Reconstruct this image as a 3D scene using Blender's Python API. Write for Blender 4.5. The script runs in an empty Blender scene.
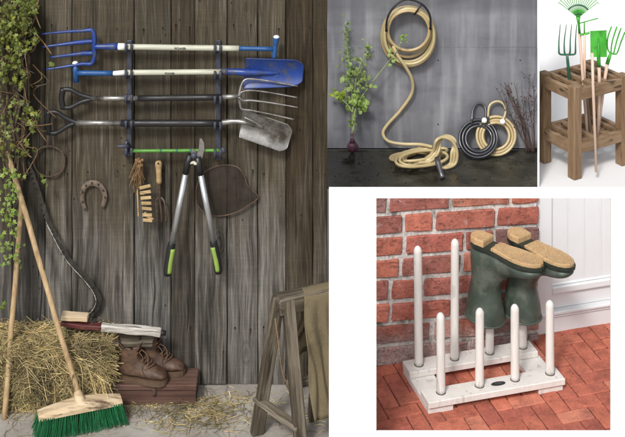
import bpy, bmesh, math, random
from mathutils import Vector, Matrix, noise
random.seed(7)
C = bpy.context.scene.collection
SC = bpy.context.scene
R = math.radians
K, ZC = 0.00075, 3.754

def P(px, py, d):
    """point on the upright plane at distance d that a photo pixel shows"""
    return Vector(((px-312.5)*K*d, d-6, ZC-(py+397)*K*d))
def F(px, py, z=0.0):
    """point on the level plane z"""
    d = (ZC-z)/(K*(py+397))
    return P(px, py, d)
U = random.uniform
def jit(c, a):
    k = 1+U(-a, a)
    return (c[0]*k*(1+U(-a, a)*.25), c[1]*k, c[2]*k*(1+U(-a, a)*.25))

# ------------------------------------------------------------------ mesh builder
class MB:
    def __init__(s): s.v = []; s.f = []; s.t = []; s.s = []; s.sm = []
    def add(s, vs, fs, tint=(1, 1, 1), seed=None, smooth=False):
        o = len(s.v); s.v += [Vector(v) for v in vs]
        seed = seed or (U(0, 1), U(0, 1), U(0, 1))
        for f in fs:
            s.f.append([i+o for i in f]); s.t.append(tint); s.s.append(seed); s.sm.append(smooth)
        return s
    def box(s, c, size, rot=None, bev=0.0, tint=(1, 1, 1), seg=1, rough=0.0, cuts=0, smooth=False):
        bm = bmesh.new(); bmesh.ops.create_cube(bm, size=1)
        bmesh.ops.scale(bm, vec=size, verts=bm.verts)
        if cuts: bmesh.ops.subdivide_edges(bm, edges=bm.edges[:], cuts=cuts, use_grid_fill=True)
        if bev: bmesh.ops.bevel(bm, geom=[e for e in bm.edges if len(e.link_faces) == 2 and e.calc_face_angle(0) > 1], offset=bev, segments=seg, affect='EDGES')
        if rough:
            so = Vector((U(0, 50), U(0, 50), U(0, 50)))
            for v in bm.verts: v.co += noise.noise_vector(v.co*18+so)*rough
        M = (rot or Matrix.Identity(3)); c = Vector(c)
        bm.verts.index_update()
        s.add([M @ v.co + c for v in bm.verts], [[v.index for v in f.verts] for f in bm.faces], tint, smooth=smooth)
        bm.free(); return s
    def tube(s, pts, r, n=8, cap=True, tint=(1, 1, 1), closed=False, flat=1.0, up=None, seed=None):
        pts = [Vector(p) for p in pts]; m = len(pts)
        rs = r if isinstance(r, (list, tuple)) else [r]*m
        vs = []; prev = None
        for i, p in enumerate(pts):
            if closed: t = pts[(i+1) % m]-pts[i-1]
            else: t = pts[min(i+1, m-1)]-pts[max(i-1, 0)]
            t = t.normalized() if t.length > 1e-9 else Vector((0, 0, 1))
            if up is not None: a = Vector(up)
            elif prev is None: a = Vector((0, 0, 1)) if abs(t.z) < .9 else Vector((1, 0, 0))
            else: a = prev
            a = (a - t*a.dot(t)).normalized(); b = t.cross(a); prev = a
            for j in range(n):
                th = 2*math.pi*j/n
                vs.append(p + (a*math.cos(th)*flat + b*math.sin(th))*rs[i])
        fs = []
        for i in range(m if closed else m-1):
            k = (i+1) % m
            for j in range(n): fs.append([i*n+j, i*n+(j+1) % n, k*n+(j+1) % n, k*n+j])
        if cap and not closed:
            fs.append(list(range(n))[::-1]); fs.append([(m-1)*n+j for j in range(n)])
        return s.add(vs, fs, tint, smooth=n > 4, seed=seed)
    def loft(s, rings, tint=(1, 1, 1), cap0=True, cap1=True, smooth=True):
        n = len(rings[0]); vs = [v for r in rings for v in r]; fs = []
        for i in range(len(rings)-1):
            for j in range(n): fs.append([i*n+j, i*n+(j+1) % n, (i+1)*n+(j+1) % n, (i+1)*n+j])
        if cap0: fs.append(list(range(n))[::-1])
        if cap1: fs.append([(len(rings)-1)*n+j for j in range(n)])
        return s.add(vs, fs, tint, smooth=smooth)
    def prism(s, outline, off, tint=(1, 1, 1), bev=0):
        """planar outline (world points) thickened by the vector off, with a soft rim"""
        n = len(outline); o = [Vector(p) for p in outline]; off = Vector(off)
        vs = o+[p+off for p in o]
        fs = [list(range(n)), [n+i for i in range(n)][::-1]]+[[i, n+i, n+(i+1) % n, (i+1) % n] for i in range(n)]
        return s.add(vs, fs, tint)
    def sheet(s, fn, nu, nv, tint=(1, 1, 1), closed=False):
        vs = [fn(i/nu, j/nv) for j in range(nv+1) for i in range(nu+1)]
        fs = [[j*(nu+1)+i, j*(nu+1)+i+1, (j+1)*(nu+1)+i+1, (j+1)*(nu+1)+i] for j in range(nv) for i in range(nu)]
        return s.add(vs, fs, tint, smooth=True)
    def ball(s, c, r, sc=(1, 1, 1), n=10, tint=(1, 1, 1)):
        rings = []
        for i in range(1, n):
            a = math.pi*i/n
            rings.append([Vector(c)+Vector((sc[0]*math.sin(a)*math.cos(t)*r, sc[1]*math.sin(a)*math.sin(t)*r, sc[2]*math.cos(a)*r)) for t in [2*math.pi*j/12 for j in range(12)]])
        return s.loft(rings, tint)
    def build(s, name, mat, parent=None):
        me = bpy.data.meshes.new(name)
        base = Vector((0, 0, 0))
        q = parent
        while q is not None: base += q.location; q = q.parent
        me.from_pydata([v-base for v in s.v], [], s.f)
        me.polygons.foreach_set('use_smooth', s.sm)
        for nm, src in (('tint', s.t), ('seed', s.s)):
            at = me.color_attributes.new(nm, 'FLOAT_COLOR', 'CORNER')
            buf = []
            for f, c in zip(s.f, src): buf += [c[0], c[1], c[2], 1.0]*len(f)
            at.data.foreach_set('color', buf)
        me.materials.append(mat); me.update()
        o = bpy.data.objects.new(name, me); C.objects.link(o); o.parent = parent
        return o

def thing(name, label, cat, loc, group=None):
    o = bpy.data.objects.new(name, None); C.objects.link(o); o.location = loc; o.empty_display_size = .05
    return tag(o, label, cat, group)
def tag(o, label, cat, group=None):
    o['label'] = label; o['category'] = cat
    if group: o['group'] = group
    return o
def struct(name, mb, mat):
    o = mb.build(name, mat); o['kind'] = 'structure'; return o
def spline(pts, n=8):
    pts = [Vector(p) for p in pts]; out = []
    for i in range(len(pts)-1):
        p0, p1, p2, p3 = pts[max(i-1, 0)], pts[i], pts[i+1], pts[min(i+2, len(pts)-1)]
        for k in range(n):
            t = k/n
            out.append(.5*((2*p1)+(p2-p0)*t+(2*p0-5*p1+4*p2-p3)*t*t+(3*p1-p0-3*p2+p3)*t**3))
    out.append(pts[-1]); return out

# ------------------------------------------------------------------ materials
class NT:
    def __init__(s, name):
        s.m = bpy.data.materials.new(name); s.m.use_nodes = True; s.t = s.m.node_tree; s.t.nodes.clear()
        s.out = s.t.nodes.new('ShaderNodeOutputMaterial'); s.b = s.n('BsdfPrincipled'); s.l(s.b.outputs[0], s.out.inputs[0])
        s.obj = s.n('TexCoord').outputs['Object']
    def n(s, t, **kw):
        x = s.t.nodes.new('ShaderNode'+t)
        for k, v in kw.items(): setattr(x, k, v)
        return x
    def l(s, a, b): s.t.links.new(a, b)
    def attr(s, nm):
        return s.n('Attribute', attribute_name=nm).outputs['Color']
    def math(s, op, a, b=None, clamp=False):
        x = s.n('Math', operation=op, use_clamp=clamp)
        for i, q in enumerate((a, b)):
            if q is None: continue
            if isinstance(q, (int, float)): x.inputs[i].default_value = q
            else: s.l(q, x.inputs[i])
        return x.outputs[0]
    def vec(s, op, a, b):
        x = s.n('VectorMath', operation=op)
        for i, q in enumerate((a, b)):
            if isinstance(q, tuple): x.inputs[i].default_value = q
            else: s.l(q, x.inputs[i])
        return x.outputs[0]
    def noise(s, vec, scale, detail=4, rough=.55, dist=0.0):
        x = s.n('TexNoise'); s.l(vec, x.inputs['Vector'])
        x.inputs['Scale'].default_value = scale; x.inputs['Detail'].default_value = detail
        x.inputs['Roughness'].default_value = rough; x.inputs['Distortion'].default_value = dist
        return x.outputs[0]
    def ramp(s, fac, stops):
        x = s.n('ValToRGB'); s.l(fac, x.inputs[0]); e = x.color_ramp.elements
        while len(e) < len(stops): e.new(.5)
        for i, (p, c) in enumerate(stops):
            e[i].position = p; e[i].color = (c, c, c, 1) if isinstance(c, (int, float)) else (*c, 1)
        return x.outputs[0]
    def mix(s, fac, a, b, mode='MIX'):
        x = s.n('Mix', data_type='RGBA', blend_type=mode)
        for i, q in ((0, fac), (6, a), (7, b)):
            if isinstance(q, (int, float)): x.inputs[i].default_value = q
            elif isinstance(q, tuple): x.inputs[i].default_value = (*q, 1)
            else: s.l(q, x.inputs[i])
        return x.outputs[2]
    def col(s, c, tint=True):
        if tint: c = s.mix(1.0, c, s.attr('tint'), 'MULTIPLY')
        s.l(c, s.b.inputs['Base Color'])
    def bump(s, h, dist=.003, strength=.6, prev=None):
        x = s.n('Bump'); s.l(h, x.inputs['Height']); x.inputs['Distance'].default_value = dist; x.inputs['Strength'].default_value = strength
        if prev is not None: s.l(prev, x.inputs['Normal'])
        s.l(x.outputs[0], s.b.inputs['Normal']); return x.outputs[0]
    def set(s, **kw):
        for k, v in kw.items(): s.b.inputs[k].default_value = v

def simple(name, c, rough=.5, metal=0.0, var=.25, scale=30, bump=.0006, spec=.5, stretch=(1, 1, 1), dirt=None, dirt_scale=9, dirt_at=.6):
    m = NT(name); v = m.vec('MULTIPLY', m.vec('ADD', m.obj, m.vec('MULTIPLY', m.attr('seed'), (7, 7, 7))), stretch)
    f = m.noise(v, scale)
    lo = tuple(x*(1-var) for x in c); hi = tuple(min(1, x*(1+var)) for x in c)
    col = m.ramp(f, [(.3, lo), (.7, hi)])
    if dirt:
        g = m.noise(v, dirt_scale, 6, .65)
        col = m.mix(m.ramp(g, [(dirt_at-.06, 0.0), (dirt_at+.1, 1.0)]), col, dirt)
    m.col(col); m.set(Roughness=rough, Metallic=metal); m.b.inputs['Specular IOR Level'].default_value = spec
    if bump: m.bump(f, bump, .7)
    rr = m.ramp(m.noise(v, scale*.6), [(.3, max(.05, rough-.12)), (.7, min(1, rough+.12))]); m.l(rr, m.b.inputs['Roughness'])
    return m.m

def wood(name, dark, mid, light, axis=(1, 1, .05), scale=60, bump=.002, rough=.8, knots=False, top=None, ring=.5, paint=None, paint_at=.5, wobble=.10, crack=.75):
    m = NT(name); sd = m.attr('seed')
    v0 = m.vec('ADD', m.obj, m.vec('MULTIPLY', sd, (9, 9, 9)))
    wob = m.noise(m.vec('MULTIPLY', v0, (3, 3, 1.3)), 1.6, 2)
    wv = m.n('CombineXYZ'); m.l(m.math('MULTIPLY', wob, wobble), wv.inputs[0])
    v = m.vec('MULTIPLY', m.vec('ADD', v0, wv.outputs[0]), axis)
    fine = m.noise(v, scale, 5, .65); mid_n = m.noise(v, scale*.3, 3, .6)
    big = m.noise(m.vec('MULTIPLY', v0, (2, 2, .6)), 2.2, 4)
    f = m.math('ADD', m.math('MULTIPLY', fine, .5), m.math('ADD', m.math('MULTIPLY', mid_n, .35), m.math('MULTIPLY', big, .25)))
    col = m.ramp(f, [(.36, dark), (.52, mid), (.7, light)])
    cracks = m.ramp(m.noise(v, scale*.55, 2, .5), [(.31, 1.0), (.36, 0.0)])
    col = m.mix(m.math('MULTIPLY', cracks, crack), col, tuple(x*.25 for x in dark))
    h = m.math('SUBTRACT', f, m.math('MULTIPLY', cracks, .35*crack))
    if knots:
        vo = m.n('TexVoronoi'); vo.inputs['Scale'].default_value = 2.6
        m.l(m.vec('ADD', m.vec('MULTIPLY', v0, (1.7, .2, .8)), wv.outputs[0]), vo.inputs['Vector'])
        dist = vo.outputs['Distance']
        rings = m.math('SINE', m.math('MULTIPLY', dist, 150))
        near = m.ramp(dist, [(.03, 1.0), (.24, 0.0)])
        col = m.mix(m.math('MULTIPLY', near, m.math('MULTIPLY', m.math('ADD', rings, 1), .4)), col, tuple(x*.5 for x in dark))
        col = m.mix(m.ramp(dist, [(.035, 1.0), (.065, 0.0)]), col, tuple(x*.35 for x in dark))
    if top:  # upper boards browner, with shading painted in that darkens with height
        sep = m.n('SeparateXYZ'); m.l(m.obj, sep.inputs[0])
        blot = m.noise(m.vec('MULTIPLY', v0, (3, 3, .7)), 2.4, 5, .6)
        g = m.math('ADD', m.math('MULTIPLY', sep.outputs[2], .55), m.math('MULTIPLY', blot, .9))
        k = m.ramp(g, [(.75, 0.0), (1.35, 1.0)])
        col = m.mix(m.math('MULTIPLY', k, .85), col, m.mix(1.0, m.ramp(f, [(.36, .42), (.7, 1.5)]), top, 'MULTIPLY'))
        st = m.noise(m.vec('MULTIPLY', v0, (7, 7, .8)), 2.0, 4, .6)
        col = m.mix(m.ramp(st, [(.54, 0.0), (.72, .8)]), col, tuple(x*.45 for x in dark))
    if top:
        sm = m.noise(m.vec('MULTIPLY', v0, (3, 1, 90)), 1.3, 2, .5)
        col = m.mix(m.ramp(sm, [(.5, 0.0), (.75, .22)]), col, m.mix(1.0, col, (1.9, 1.85, 1.75), 'MULTIPLY'))
        wt = m.noise(m.vec('MULTIPLY', v0, (26, 1, .9)), 2.4, 5, .7)
        col = m.mix(m.ramp(wt, [(.56, 0.0), (.74, .45)]), col, tuple(x*1.35 for x in light))
        hair = m.noise(m.vec('MULTIPLY', v0, (1, .3, .02)), 420, 4, .75)
        col = m.mix(1.0, col, m.ramp(hair, [(.30, .55), (.5, 1.0), (.72, 1.4)]), 'MULTIPLY')
        vo2 = m.n('TexVoronoi'); vo2.inputs['Scale'].default_value = 9.0; m.l(m.vec('MULTIPLY', v0, (1.5, .3, 1)), vo2.inputs['Vector'])
        col = m.mix(m.ramp(vo2.outputs['Distance'], [(.03, .9), (.07, 0.0)]), col, tuple(x*.5 for x in dark))
    if paint:
        pn = m.noise(m.vec('MULTIPLY', v0, axis), scale*.18, 6, .7)
        col = m.mix(m.ramp(pn, [(paint_at-.05, 0.0), (paint_at+.05, 1.0)]), col, paint)
    m.col(col); m.set(Roughness=rough); m.b.inputs['Specular IOR Level'].default_value = .25
    m.bump(h, bump, .9)
    return m.m

M = {}
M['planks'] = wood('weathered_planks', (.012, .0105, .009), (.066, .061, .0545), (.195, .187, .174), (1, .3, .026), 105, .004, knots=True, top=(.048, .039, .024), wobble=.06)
M['backing'] = simple('dark_backing', (.012, .011, .01), .9)
M['old_wood'] = wood('old_sawhorse_wood', (.018, .014, .009), (.070, .056, .039), (.25, .215, .165), (1, 1, .06), 60, .003, knots=False)
M['old_wood_x'] = wood('old_wood_lying', (.018, .014, .009), (.070, .056, .039), (.25, .215, .165), (.06, 1, 1), 60, .003)
M['pole'] = wood('ash_pole', (.16, .10, .05), (.36, .25, .135), (.52, .39, .23), (1, 1, .04), 70, .0008, .6)
M['broom_block'] = wood('beech_block', (.24, .16, .09), (.50, .38, .24), (.66, .54, .38), (.07, 1, 1), 70, .001, .6, paint=(.12, .08, .05), paint_at=.66)
M['chest'] = wood('red_brown_chest_wood', (.028, .015, .011), (.085, .045, .034), (.16, .10, .078), (.06, 1, 1), 55, .002)
M['stand'] = wood('hardwood_stand', (.085, .050, .027), (.20, .128, .072), (.31, .215, .135), (1, 1, .06), 60, .001, .55)
M['stand_x'] = wood('hardwood_stand_rails', (.085, .050, .027), (.20, .128, .072), (.31, .215, .135), (.06, .3, 1), 60, .001, .55)
M['pink_wood'] = wood('pale_tool_handle', (.46, .31, .23), (.62, .45, .35), (.72, .57, .46), (1, 1, .05), 50, .0005, .5)
M['cream'] = simple('cream_handle_paint', (.47, .475, .385), .5, var=.14, scale=60, stretch=(.12, 1, 1), dirt=(.22, .20, .14), dirt_at=.58, dirt_scale=16)
M['white_cap'] = simple('white_plastic', (.8, .8, .78), .4, var=.04)
M['blue'] = simple('blue_enamel', (.011, .040, .205), .42, var=.22, scale=14, dirt=(.05, .06, .085), dirt_at=.56, dirt_scale=26)
M['blue_light'] = simple('blue_plastic', (.012, .07, .215), .45, var=.12)
M['black'] = simple('black_rubber', (.012, .012, .013), .5, var=.2)
M['steel'] = simple('brushed_steel', (.33, .32, .305), .42, .75, .2, 40, .0006, dirt=(.10, .085, .07), dirt_at=.56)
M['alu'] = simple('satin_aluminium', (.58, .60, .62), .32, .8, .06, 40, .0001)
M['rail'] = simple('blue_grey_rail', (.055, .06, .085), .55, .2, .2, 40, .0006, dirt=(.03, .025, .02), dirt_at=.62)
M['green_rod'] = simple('green_tube', (.07, .22, .03), .45, var=.2)
M['lime'] = simple('lime_grip', (.22, .34, .06), .5, var=.1)
M['rust'] = simple('rusty_iron', (.085, .055, .038), .85, .2, .4, 60, .003, dirt=(.14, .12, .10))
M['shoe_iron'] = simple('dull_horseshoe_iron', (.15, .115, .085), .8, .25, .35, 60, .003, dirt=(.06, .04, .028))
M['edge'] = simple('edge_highlight', (.36, .35, .32), .6, var=.3)  # pale colour painted as a highlight along the saw teeth
M['saw'] = simple('pitted_saw_steel', (.032, .028, .024), .65, .3, .5, 50, .002, dirt=(.12, .11, .10))
M['vine'] = simple('bark', (.075, .055, .036), .9, var=.5, scale=60, bump=.004)
M['twine'] = simple('raffia', (.20, .12, .055), .9, var=.4, scale=80)
M['pegwood'] = wood('boxwood_labels', (.16, .10, .045), (.36, .25, .12), (.52, .39, .21), (.07, 1, 1), 60, .0006, .6)
M['straw'] = simple('straw', (.37, .305, .165), .75, var=.3, scale=20, bump=0)
M['bale_core'] = simple('bale_core', (.10, .075, .036), .95, var=.6, scale=90, bump=.006)
M['bristle'] = simple('green_bristle', (.010, .125, .042), .5, var=.3, scale=60, bump=0)
M['leather'] = simple('tan_leather', (.088, .050, .031), .62, var=.5, scale=34, bump=.0035, dirt=(.055, .027, .015), dirt_at=.55)
M['laces'] = simple('brown_laces', (.11, .06, .035), .85)
M['worksole'] = simple('brown_rubber_sole', (.09, .055, .032), .75)
M['burlap'] = simple('burlap', (.15, .12, .068), .95, var=.18, scale=260, bump=.002, dirt=(.075, .058, .032), dirt_scale=5, dirt_at=.58)
M['redpaint'] = simple('faded_red_paint', (.085, .016, .015), .6, var=.3, dirt=(.12, .06, .04))
M['whitewash'] = wood('whitewashed_wood', (.20, .18, .15), (.42, .40, .36), (.60, .58, .54), (.06, 1, 1), 60, .002, .7, paint=(.15, .12, .09), paint_at=.53)
M['sweep'] = simple('studio_paper', (.74, .74, .745), .8, var=.005, scale=4, bump=0)
M['plinth'] = simple('white_paint', (.90, .90, .90), .7, var=.01, scale=4, bump=0)
M['hose_y'] = simple('golden_hose', (.50, .405, .22), .36, var=.08, scale=12, bump=0, spec=.6)
M['hose_k'] = simple('black_hose', (.024, .026, .034), .28, var=.15, bump=0, spec=.8)
M['hook'] = simple('black_iron', (.014, .014, .015), .45, .3)
M['nozzle'] = simple('gun_metal', (.11, .11, .125), .35, .6)
M['whitetag'] = simple('white_tag', (.85, .85, .84), .5, var=.02)
M['onion'] = simple('purple_bulb', (.085, .028, .05), .45, var=.5, scale=50, bump=.001)
M['root'] = simple('roots', (.022, .017, .013), .9)
M['stalk'] = simple('pale_green_stalk', (.26, .33, .13), .55, var=.2)
M['twig'] = simple('dry_twig', (.07, .036, .028), .85)
M['dkgreen'] = simple('dark_green_enamel', (.022, .11, .065), .4, var=.15)
M['brgreen'] = simple('bright_green_enamel', (.05, .35, .03), .4, var=.2, scale=18, bump=.0006, dirt=(.03, .17, .02), dirt_at=.6, dirt_scale=22)
M['rackwhite'] = wood('white_painted_wood', (.58, .545, .51), (.66, .63, .595), (.72, .695, .665), (1, 1, .25), 50, .0012, .55, crack=.28)
M['doorwhite'] = simple('white_door_paint', (.72, .735, .75), .45, var=.03, scale=6, bump=.0004)
M['boot'] = simple('green_rubber', (.050, .070, .055), .42, var=.3, scale=9, bump=.0015, dirt=(.10, .115, .095), dirt_scale=11, dirt_at=.54)
M['boot_in'] = simple('boot_lining', (.02, .022, .02), .9)
M['plaque'] = simple('dark_plaque', (.03, .032, .036), .5)

def leaf_mat(name, c1, c2):
    m = NT(name); v = m.vec('ADD', m.obj, m.attr('seed'))
    c = m.ramp(m.noise(v, 40), [(.3, c1), (.7, c2)])
    m.col(c); m.set(Roughness=.5)
    tr = m.n('BsdfTranslucent'); m.l(m.mix(1.0, c, m.attr('tint'), 'MULTIPLY'), tr.inputs[0])
    mx = m.n('MixShader'); mx.inputs[0].default_value = .25
    m.l(m.b.outputs[0], mx.inputs[1]); m.l(tr.outputs[0], mx.inputs[2]); m.l(mx.outputs[0], m.out.inputs[0])
    return m.m
M['ivy'] = leaf_mat('ivy_leaf', (.055, .082, .02), (.135, .155, .04))
M['herb'] = leaf_mat('herb_leaf', (.14, .21, .06), (.26, .34, .12))

def concrete():
    m = NT('dusty_concrete')
    a = m.noise(m.obj, 3.2, 8, .62); b = m.noise(m.obj, 55, 4, .7)
    f = m.math('ADD', m.math('MULTIPLY', a, .75), m.math('MULTIPLY', b, .25))
    c = m.ramp(f, [(.32, (.16, .145, .122)), (.52, (.295, .275, .245)), (.72, (.42, .40, .37))])
    sp = m.ramp(m.noise(m.obj, 130, 3, .6), [(.62, 0.0), (.68, 1.0)])
    c = m.mix(m.math('MULTIPLY', sp, .55), c, (.12, .10, .07))
    m.col(c); m.set(Roughness=.9); m.bump(f, .006, .7); return m.m
M['concrete'] = concrete()
def slab():
    m = NT('dark_wet_slab')
    a = m.noise(m.obj, 6, 8, .62); b = m.noise(m.obj, 70, 4, .65)
    f = m.math('ADD', m.math('MULTIPLY', a, .7), m.math('MULTIPLY', b, .3))
    c = m.ramp(f, [(.35, (.012, .0115, .008)), (.52, (.034, .032, .023)), (.72, (.10, .094, .072))])
    m.col(c); m.l(m.ramp(a, [(.35, .22), (.65, .7)]), m.b.inputs['Roughness']); m.bump(f, .004, .6); return m.m
M['slab'] = slab()
def zinc():
    m = NT('grey_zinc_sheet')
    st = m.noise(m.vec('MULTIPLY', m.obj, (13, 1, 1.8)), 1.4, 5, .6)
    fn = m.noise(m.vec('MULTIPLY', m.obj, (60, 1, 6)), 2.0, 5, .7)
    cl = m.noise(m.obj, 2.6, 5, .6)
    f = m.math('ADD', m.math('MULTIPLY', st, .30), m.math('ADD', m.math('MULTIPLY', cl, .62), m.math('MULTIPLY', fn, .08)))
    c = m.ramp(f, [(.36, (.155, .162, .186)), (.5, (.215, .222, .247)), (.64, (.31, .318, .345))])
    dk = m.ramp(m.noise(m.vec('MULTIPLY', m.obj, (2, 1, 9)), 1.1, 4, .5), [(.5, 0.0), (.7, .55)])
    sep = m.n('SeparateXYZ'); m.l(m.obj, sep.inputs[0])
    c = m.mix(dk, c, (.10, .103, .115))
    lite = m.noise(m.vec('MULTIPLY', m.obj, (11, 1, 1.0)), 1.5, 3, .55)
    c = m.mix(m.ramp(lite, [(.50, 0.0), (.72, .48)]), c, (.44, .447, .465))
    wv = m.math('ADD', sep.outputs[2], m.math('MULTIPLY', m.noise(m.vec('MULTIPLY', m.obj, (1.5, 1, 1)), 2, 3), .03))
    dark_band = m.ramp(m.math('ABSOLUTE', m.math('SUBTRACT', wv, 0.862)), [(.025, .55), (.075, 0.0)])  # darker level band across the sheet, slightly wavy
    c = m.mix(dark_band, c, (.105, .108, .12))
    m.col(c); m.set(Metallic=.25); m.l(m.ramp(f, [(.3, .36), (.7, .6)]), m.b.inputs['Roughness']); m.bump(f, .0015, .5); return m.m
M['zinc'] = zinc()
def brickm(name, rough=.85, white=.0):
    m = NT(name); v = m.vec('ADD', m.obj, m.vec('MULTIPLY', m.attr('seed'), (5, 5, 5)))
    a = m.noise(v, 16, 6, .65); b = m.noise(v, 85, 4, .7)
    cr = m.noise(m.vec('MULTIPLY', v, (1, 1, 2.4)), 24, 3, .6, 1.2)
    f = m.math('ADD', m.math('MULTIPLY', a, .6), m.math('MULTIPLY', b, .4))
    c = m.ramp(f, [(.33, .5), (.5, 1.0), (.68, 1.4)])
    c = m.mix(1.0, c, m.attr('tint'), 'MULTIPLY')
    folds = m.ramp(cr, [(.36, 1.0), (.42, 0.0)])
    c = m.mix(m.math('MULTIPLY', folds, .5 if white else .16), c, (.09, .045, .038))
    if white:
        sep = m.n('SeparateXYZ'); m.l(m.obj, sep.inputs[0])
        low = m.ramp(m.math('ADD', sep.outputs[2], m.math('MULTIPLY', m.noise(m.obj, 7, 5, .65), .34)), [(.20, 1.0), (.36, 0.0)])
        c = m.mix(m.math('MULTIPLY', low, white), c, m.ramp(b, [(.35, (.22, .205, .20)), (.65, (.50, .485, .47))]))
        c = m.mix(m.ramp(m.noise(m.obj, 28, 5, .7), [(.60, 0.0), (.70, .45)]), c, (.42, .39, .37))
    else:
        c = m.mix(m.ramp(m.noise(m.obj, 60, 5, .75), [(.66, 0.0), (.72, .4)]), c, (.36, .30, .27))
        c = m.mix(m.ramp(m.noise(m.obj, 5, 5, .6), [(.52, 0.0), (.72, .35)]), c, (.14, .05, .036))
    m.l(c, m.b.inputs['Base Color']); m.set(Roughness=rough); m.b.inputs['Specular IOR Level'].default_value = .3
    m.bump(m.math('SUBTRACT', f, m.math('MULTIPLY', folds, .4 if white else .12)), .005 if white else .003, .9); return m.m
M['brick'] = brickm('hand_made_brick', .88, .75)
M['paver'] = brickm('clay_paver', .8)
M['mortar'] = simple('grey_mortar', (.52, .49, .465), .95, var=.3, scale=70, bump=.004, dirt=(.15, .14, .13), dirt_scale=14, dirt_at=.58)
M['joint'] = simple('dark_joint_sand', (.05, .03, .024), .95, var=.4, scale=90, bump=.003)
def cork():
    m = NT('crepe_sole'); v = m.obj
    vo = m.n('TexVoronoi'); vo.inputs['Scale'].default_value = 170; m.l(v, vo.inputs['Vector'])
    a = m.noise(v, 30, 6, .7)
    f = m.math('ADD', m.math('MULTIPLY', vo.outputs['Distance'], .5), m.math('MULTIPLY', a, .6))
    c = m.ramp(f, [(.25, (.60, .42, .23)), (.55, (.50, .33, .165)), (.85, (.32, .19, .095))])
    m.col(c); m.set(Roughness=.85); m.bump(f, -.002, .7); return m.m
M['cork'] = cork()
def gauze():
    m = NT('rusty_wire_gauze')
    w = []
    for ax in ((1, 0, 1), (1, 0, -1)):
        d = m.n('VectorMath', operation='DOT_PRODUCT'); m.l(m.obj, d.inputs[0]); d.inputs[1].default_value = ax
        w.append(m.math('GREATER_THAN', m.math('SINE', m.math('MULTIPLY', d.outputs['Value'], 1500)), .5))
    a = m.math('MAXIMUM', w[0], w[1])
    m.l(m.math('MULTIPLY', a, .9), m.b.inputs['Alpha'])
    m.col(m.ramp(m.noise(m.obj, 22), [(.3, (.018, .013, .010)), (.7, (.05, .034, .026))])); m.set(Roughness=.8, Metallic=.2); return m.m
M['gauze'] = gauze()

# ================================================================== the setting
mb = MB(); mb.add([(-90, -30, 0), (90, -30, 0), (90, 160, 0), (-90, 160, 0)], [[0, 1, 2, 3]]); struct('ground', mb, M['concrete'])

# ---- plank wall of the tool shed ----
DW = 6.40; S1 = K*DW
def wx(px, d=DW): return (px-312.5)*K*d
WALLH = 1.87
seams = [-60, -22, 12, 45, 72, 134, 171, 195, 227, 258, 286, 313, 327.5]
mb = MB()
for a, b in zip(seams[:-1], seams[1:]):
    x0, x1 = wx(a)+U(.0006, .0022), wx(b)-U(.0006, .0022)
    y = DW-6+U(-.006, .006); z0 = U(.0, .012); n = 26
    base = {171: (.66, .62, .56), 286: (.55, .47, .36), 12: (.62, .62, .62), 45: (1.38, 1.36, 1.33), 72: (1.12, 1.08, 1.02), 134: (1.02, 1.03, 1.04), 195: (1.15, 1.12, 1.06), 227: (1.12, 1.1, 1.06), 258: (1.3, 1.28, 1.24), 313: (.8, .72, .62)}.get(a, (.9, .88, .86))
    tint = jit(base, .05); so = U(0, 99)
    rings = []
    for i in range(n+1):
        z = z0+(WALLH-z0)*i/n
        e0 = .0028*noise.noise(Vector((so, z*5, 0))); e1 = .0028*noise.noise(Vector((so+7, z*5, 0))); yy = y+.004*noise.noise(Vector((so+3, z*1.5, 0)))
        rings.append([Vector((x0+e0, yy+.004, z)), Vector((x0+e0+.004, yy, z)), Vector((x1+e1-.004, yy, z)), Vector((x1+e1, yy+.004, z)), Vector((x1+e1, yy+.022, z)), Vector((x0+e0, yy+.022, z))])
    mb.loft(rings, tint, smooth=False)
for a, b in zip(seams[:-1], seams[1:]):
    for z in (.27, 1.02, 1.72):
        for f in (.22, .78):
            if random.random() < .85:
                c = Vector((wx(a)+(wx(b)-wx(a))*(f+U(-.05, .05)), DW-6-.0045, z+U(-.012, .012)))
                mb.tube([c, c+Vector((0, .012, 0))], U(.0028, .004), 8, tint=(.28, .2, .15))
                mb.add([c+Vector((U(-.003, 0), .0020, -.004)), c+Vector((U(0, .003), .0020, -.004)), c+Vector((U(-.001, .001), .0024, -U(.03, .08)))], [[0, 1, 2]], (.4, .32, .25))
pw = thing('plank_wall', 'tall weathered grey brown wall of upright planks behind the hanging tools', 'wall', ((wx(-60)+wx(327.5))/2, DW-6, 0))
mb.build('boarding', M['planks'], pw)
mb = MB()
for z in (.25, 1.0, 1.7): mb.box(((wx(-60)+wx(326))/2, DW-6+.049, z), (wx(326)-wx(-60), .045, .09))
mb.box(((wx(-60)+wx(326))/2, DW-6+.076, WALLH/2), (wx(326)-wx(-60)-.004, .006, WALLH-.02))
mb.build('backing_board', M['backing'], pw)

# ---- white page border built as a front panel with its opening, and the white plinth behind it ----
DP = 5.75
def pz(py): return P(0, py, DP).z
def pxx(px): return P(px, 0, DP).x
X0, X1, X2, X3 = pxx(329), pxx(376.3), pxx(610.8), pxx(700)
ZT, ZI, ZB = pz(188.2), pz(198.2), pz(432)
sp = thing('border_wall', 'white page border built as a wall with a square opening around the brick courtyard', 'wall', ((X0+X3)/2, DP-6, 0))
mb = MB()
def bx(mb, x0, x1, z0, z1, y0, y1): mb.box(((x0+x1)/2, (y0+y1)/2, (z0+z1)/2), (x1-x0, y1-y0, z1-z0))
y0, y1 = DP-6, DP-6+.012
bx(mb, X0, X1, 0, ZT, y0, y1); bx(mb, X2, X3, 0, ZT, y0, y1); bx(mb, X1, X2, ZI, ZT, y0, y1); bx(mb, X1, X2, 0, ZB, y0, y1)
mb.build('wall_board', M['plinth'], sp)
ZP = .595
dB = 7.70; XR = lambda d, px=538: (px-312.5)*K*d
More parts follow.
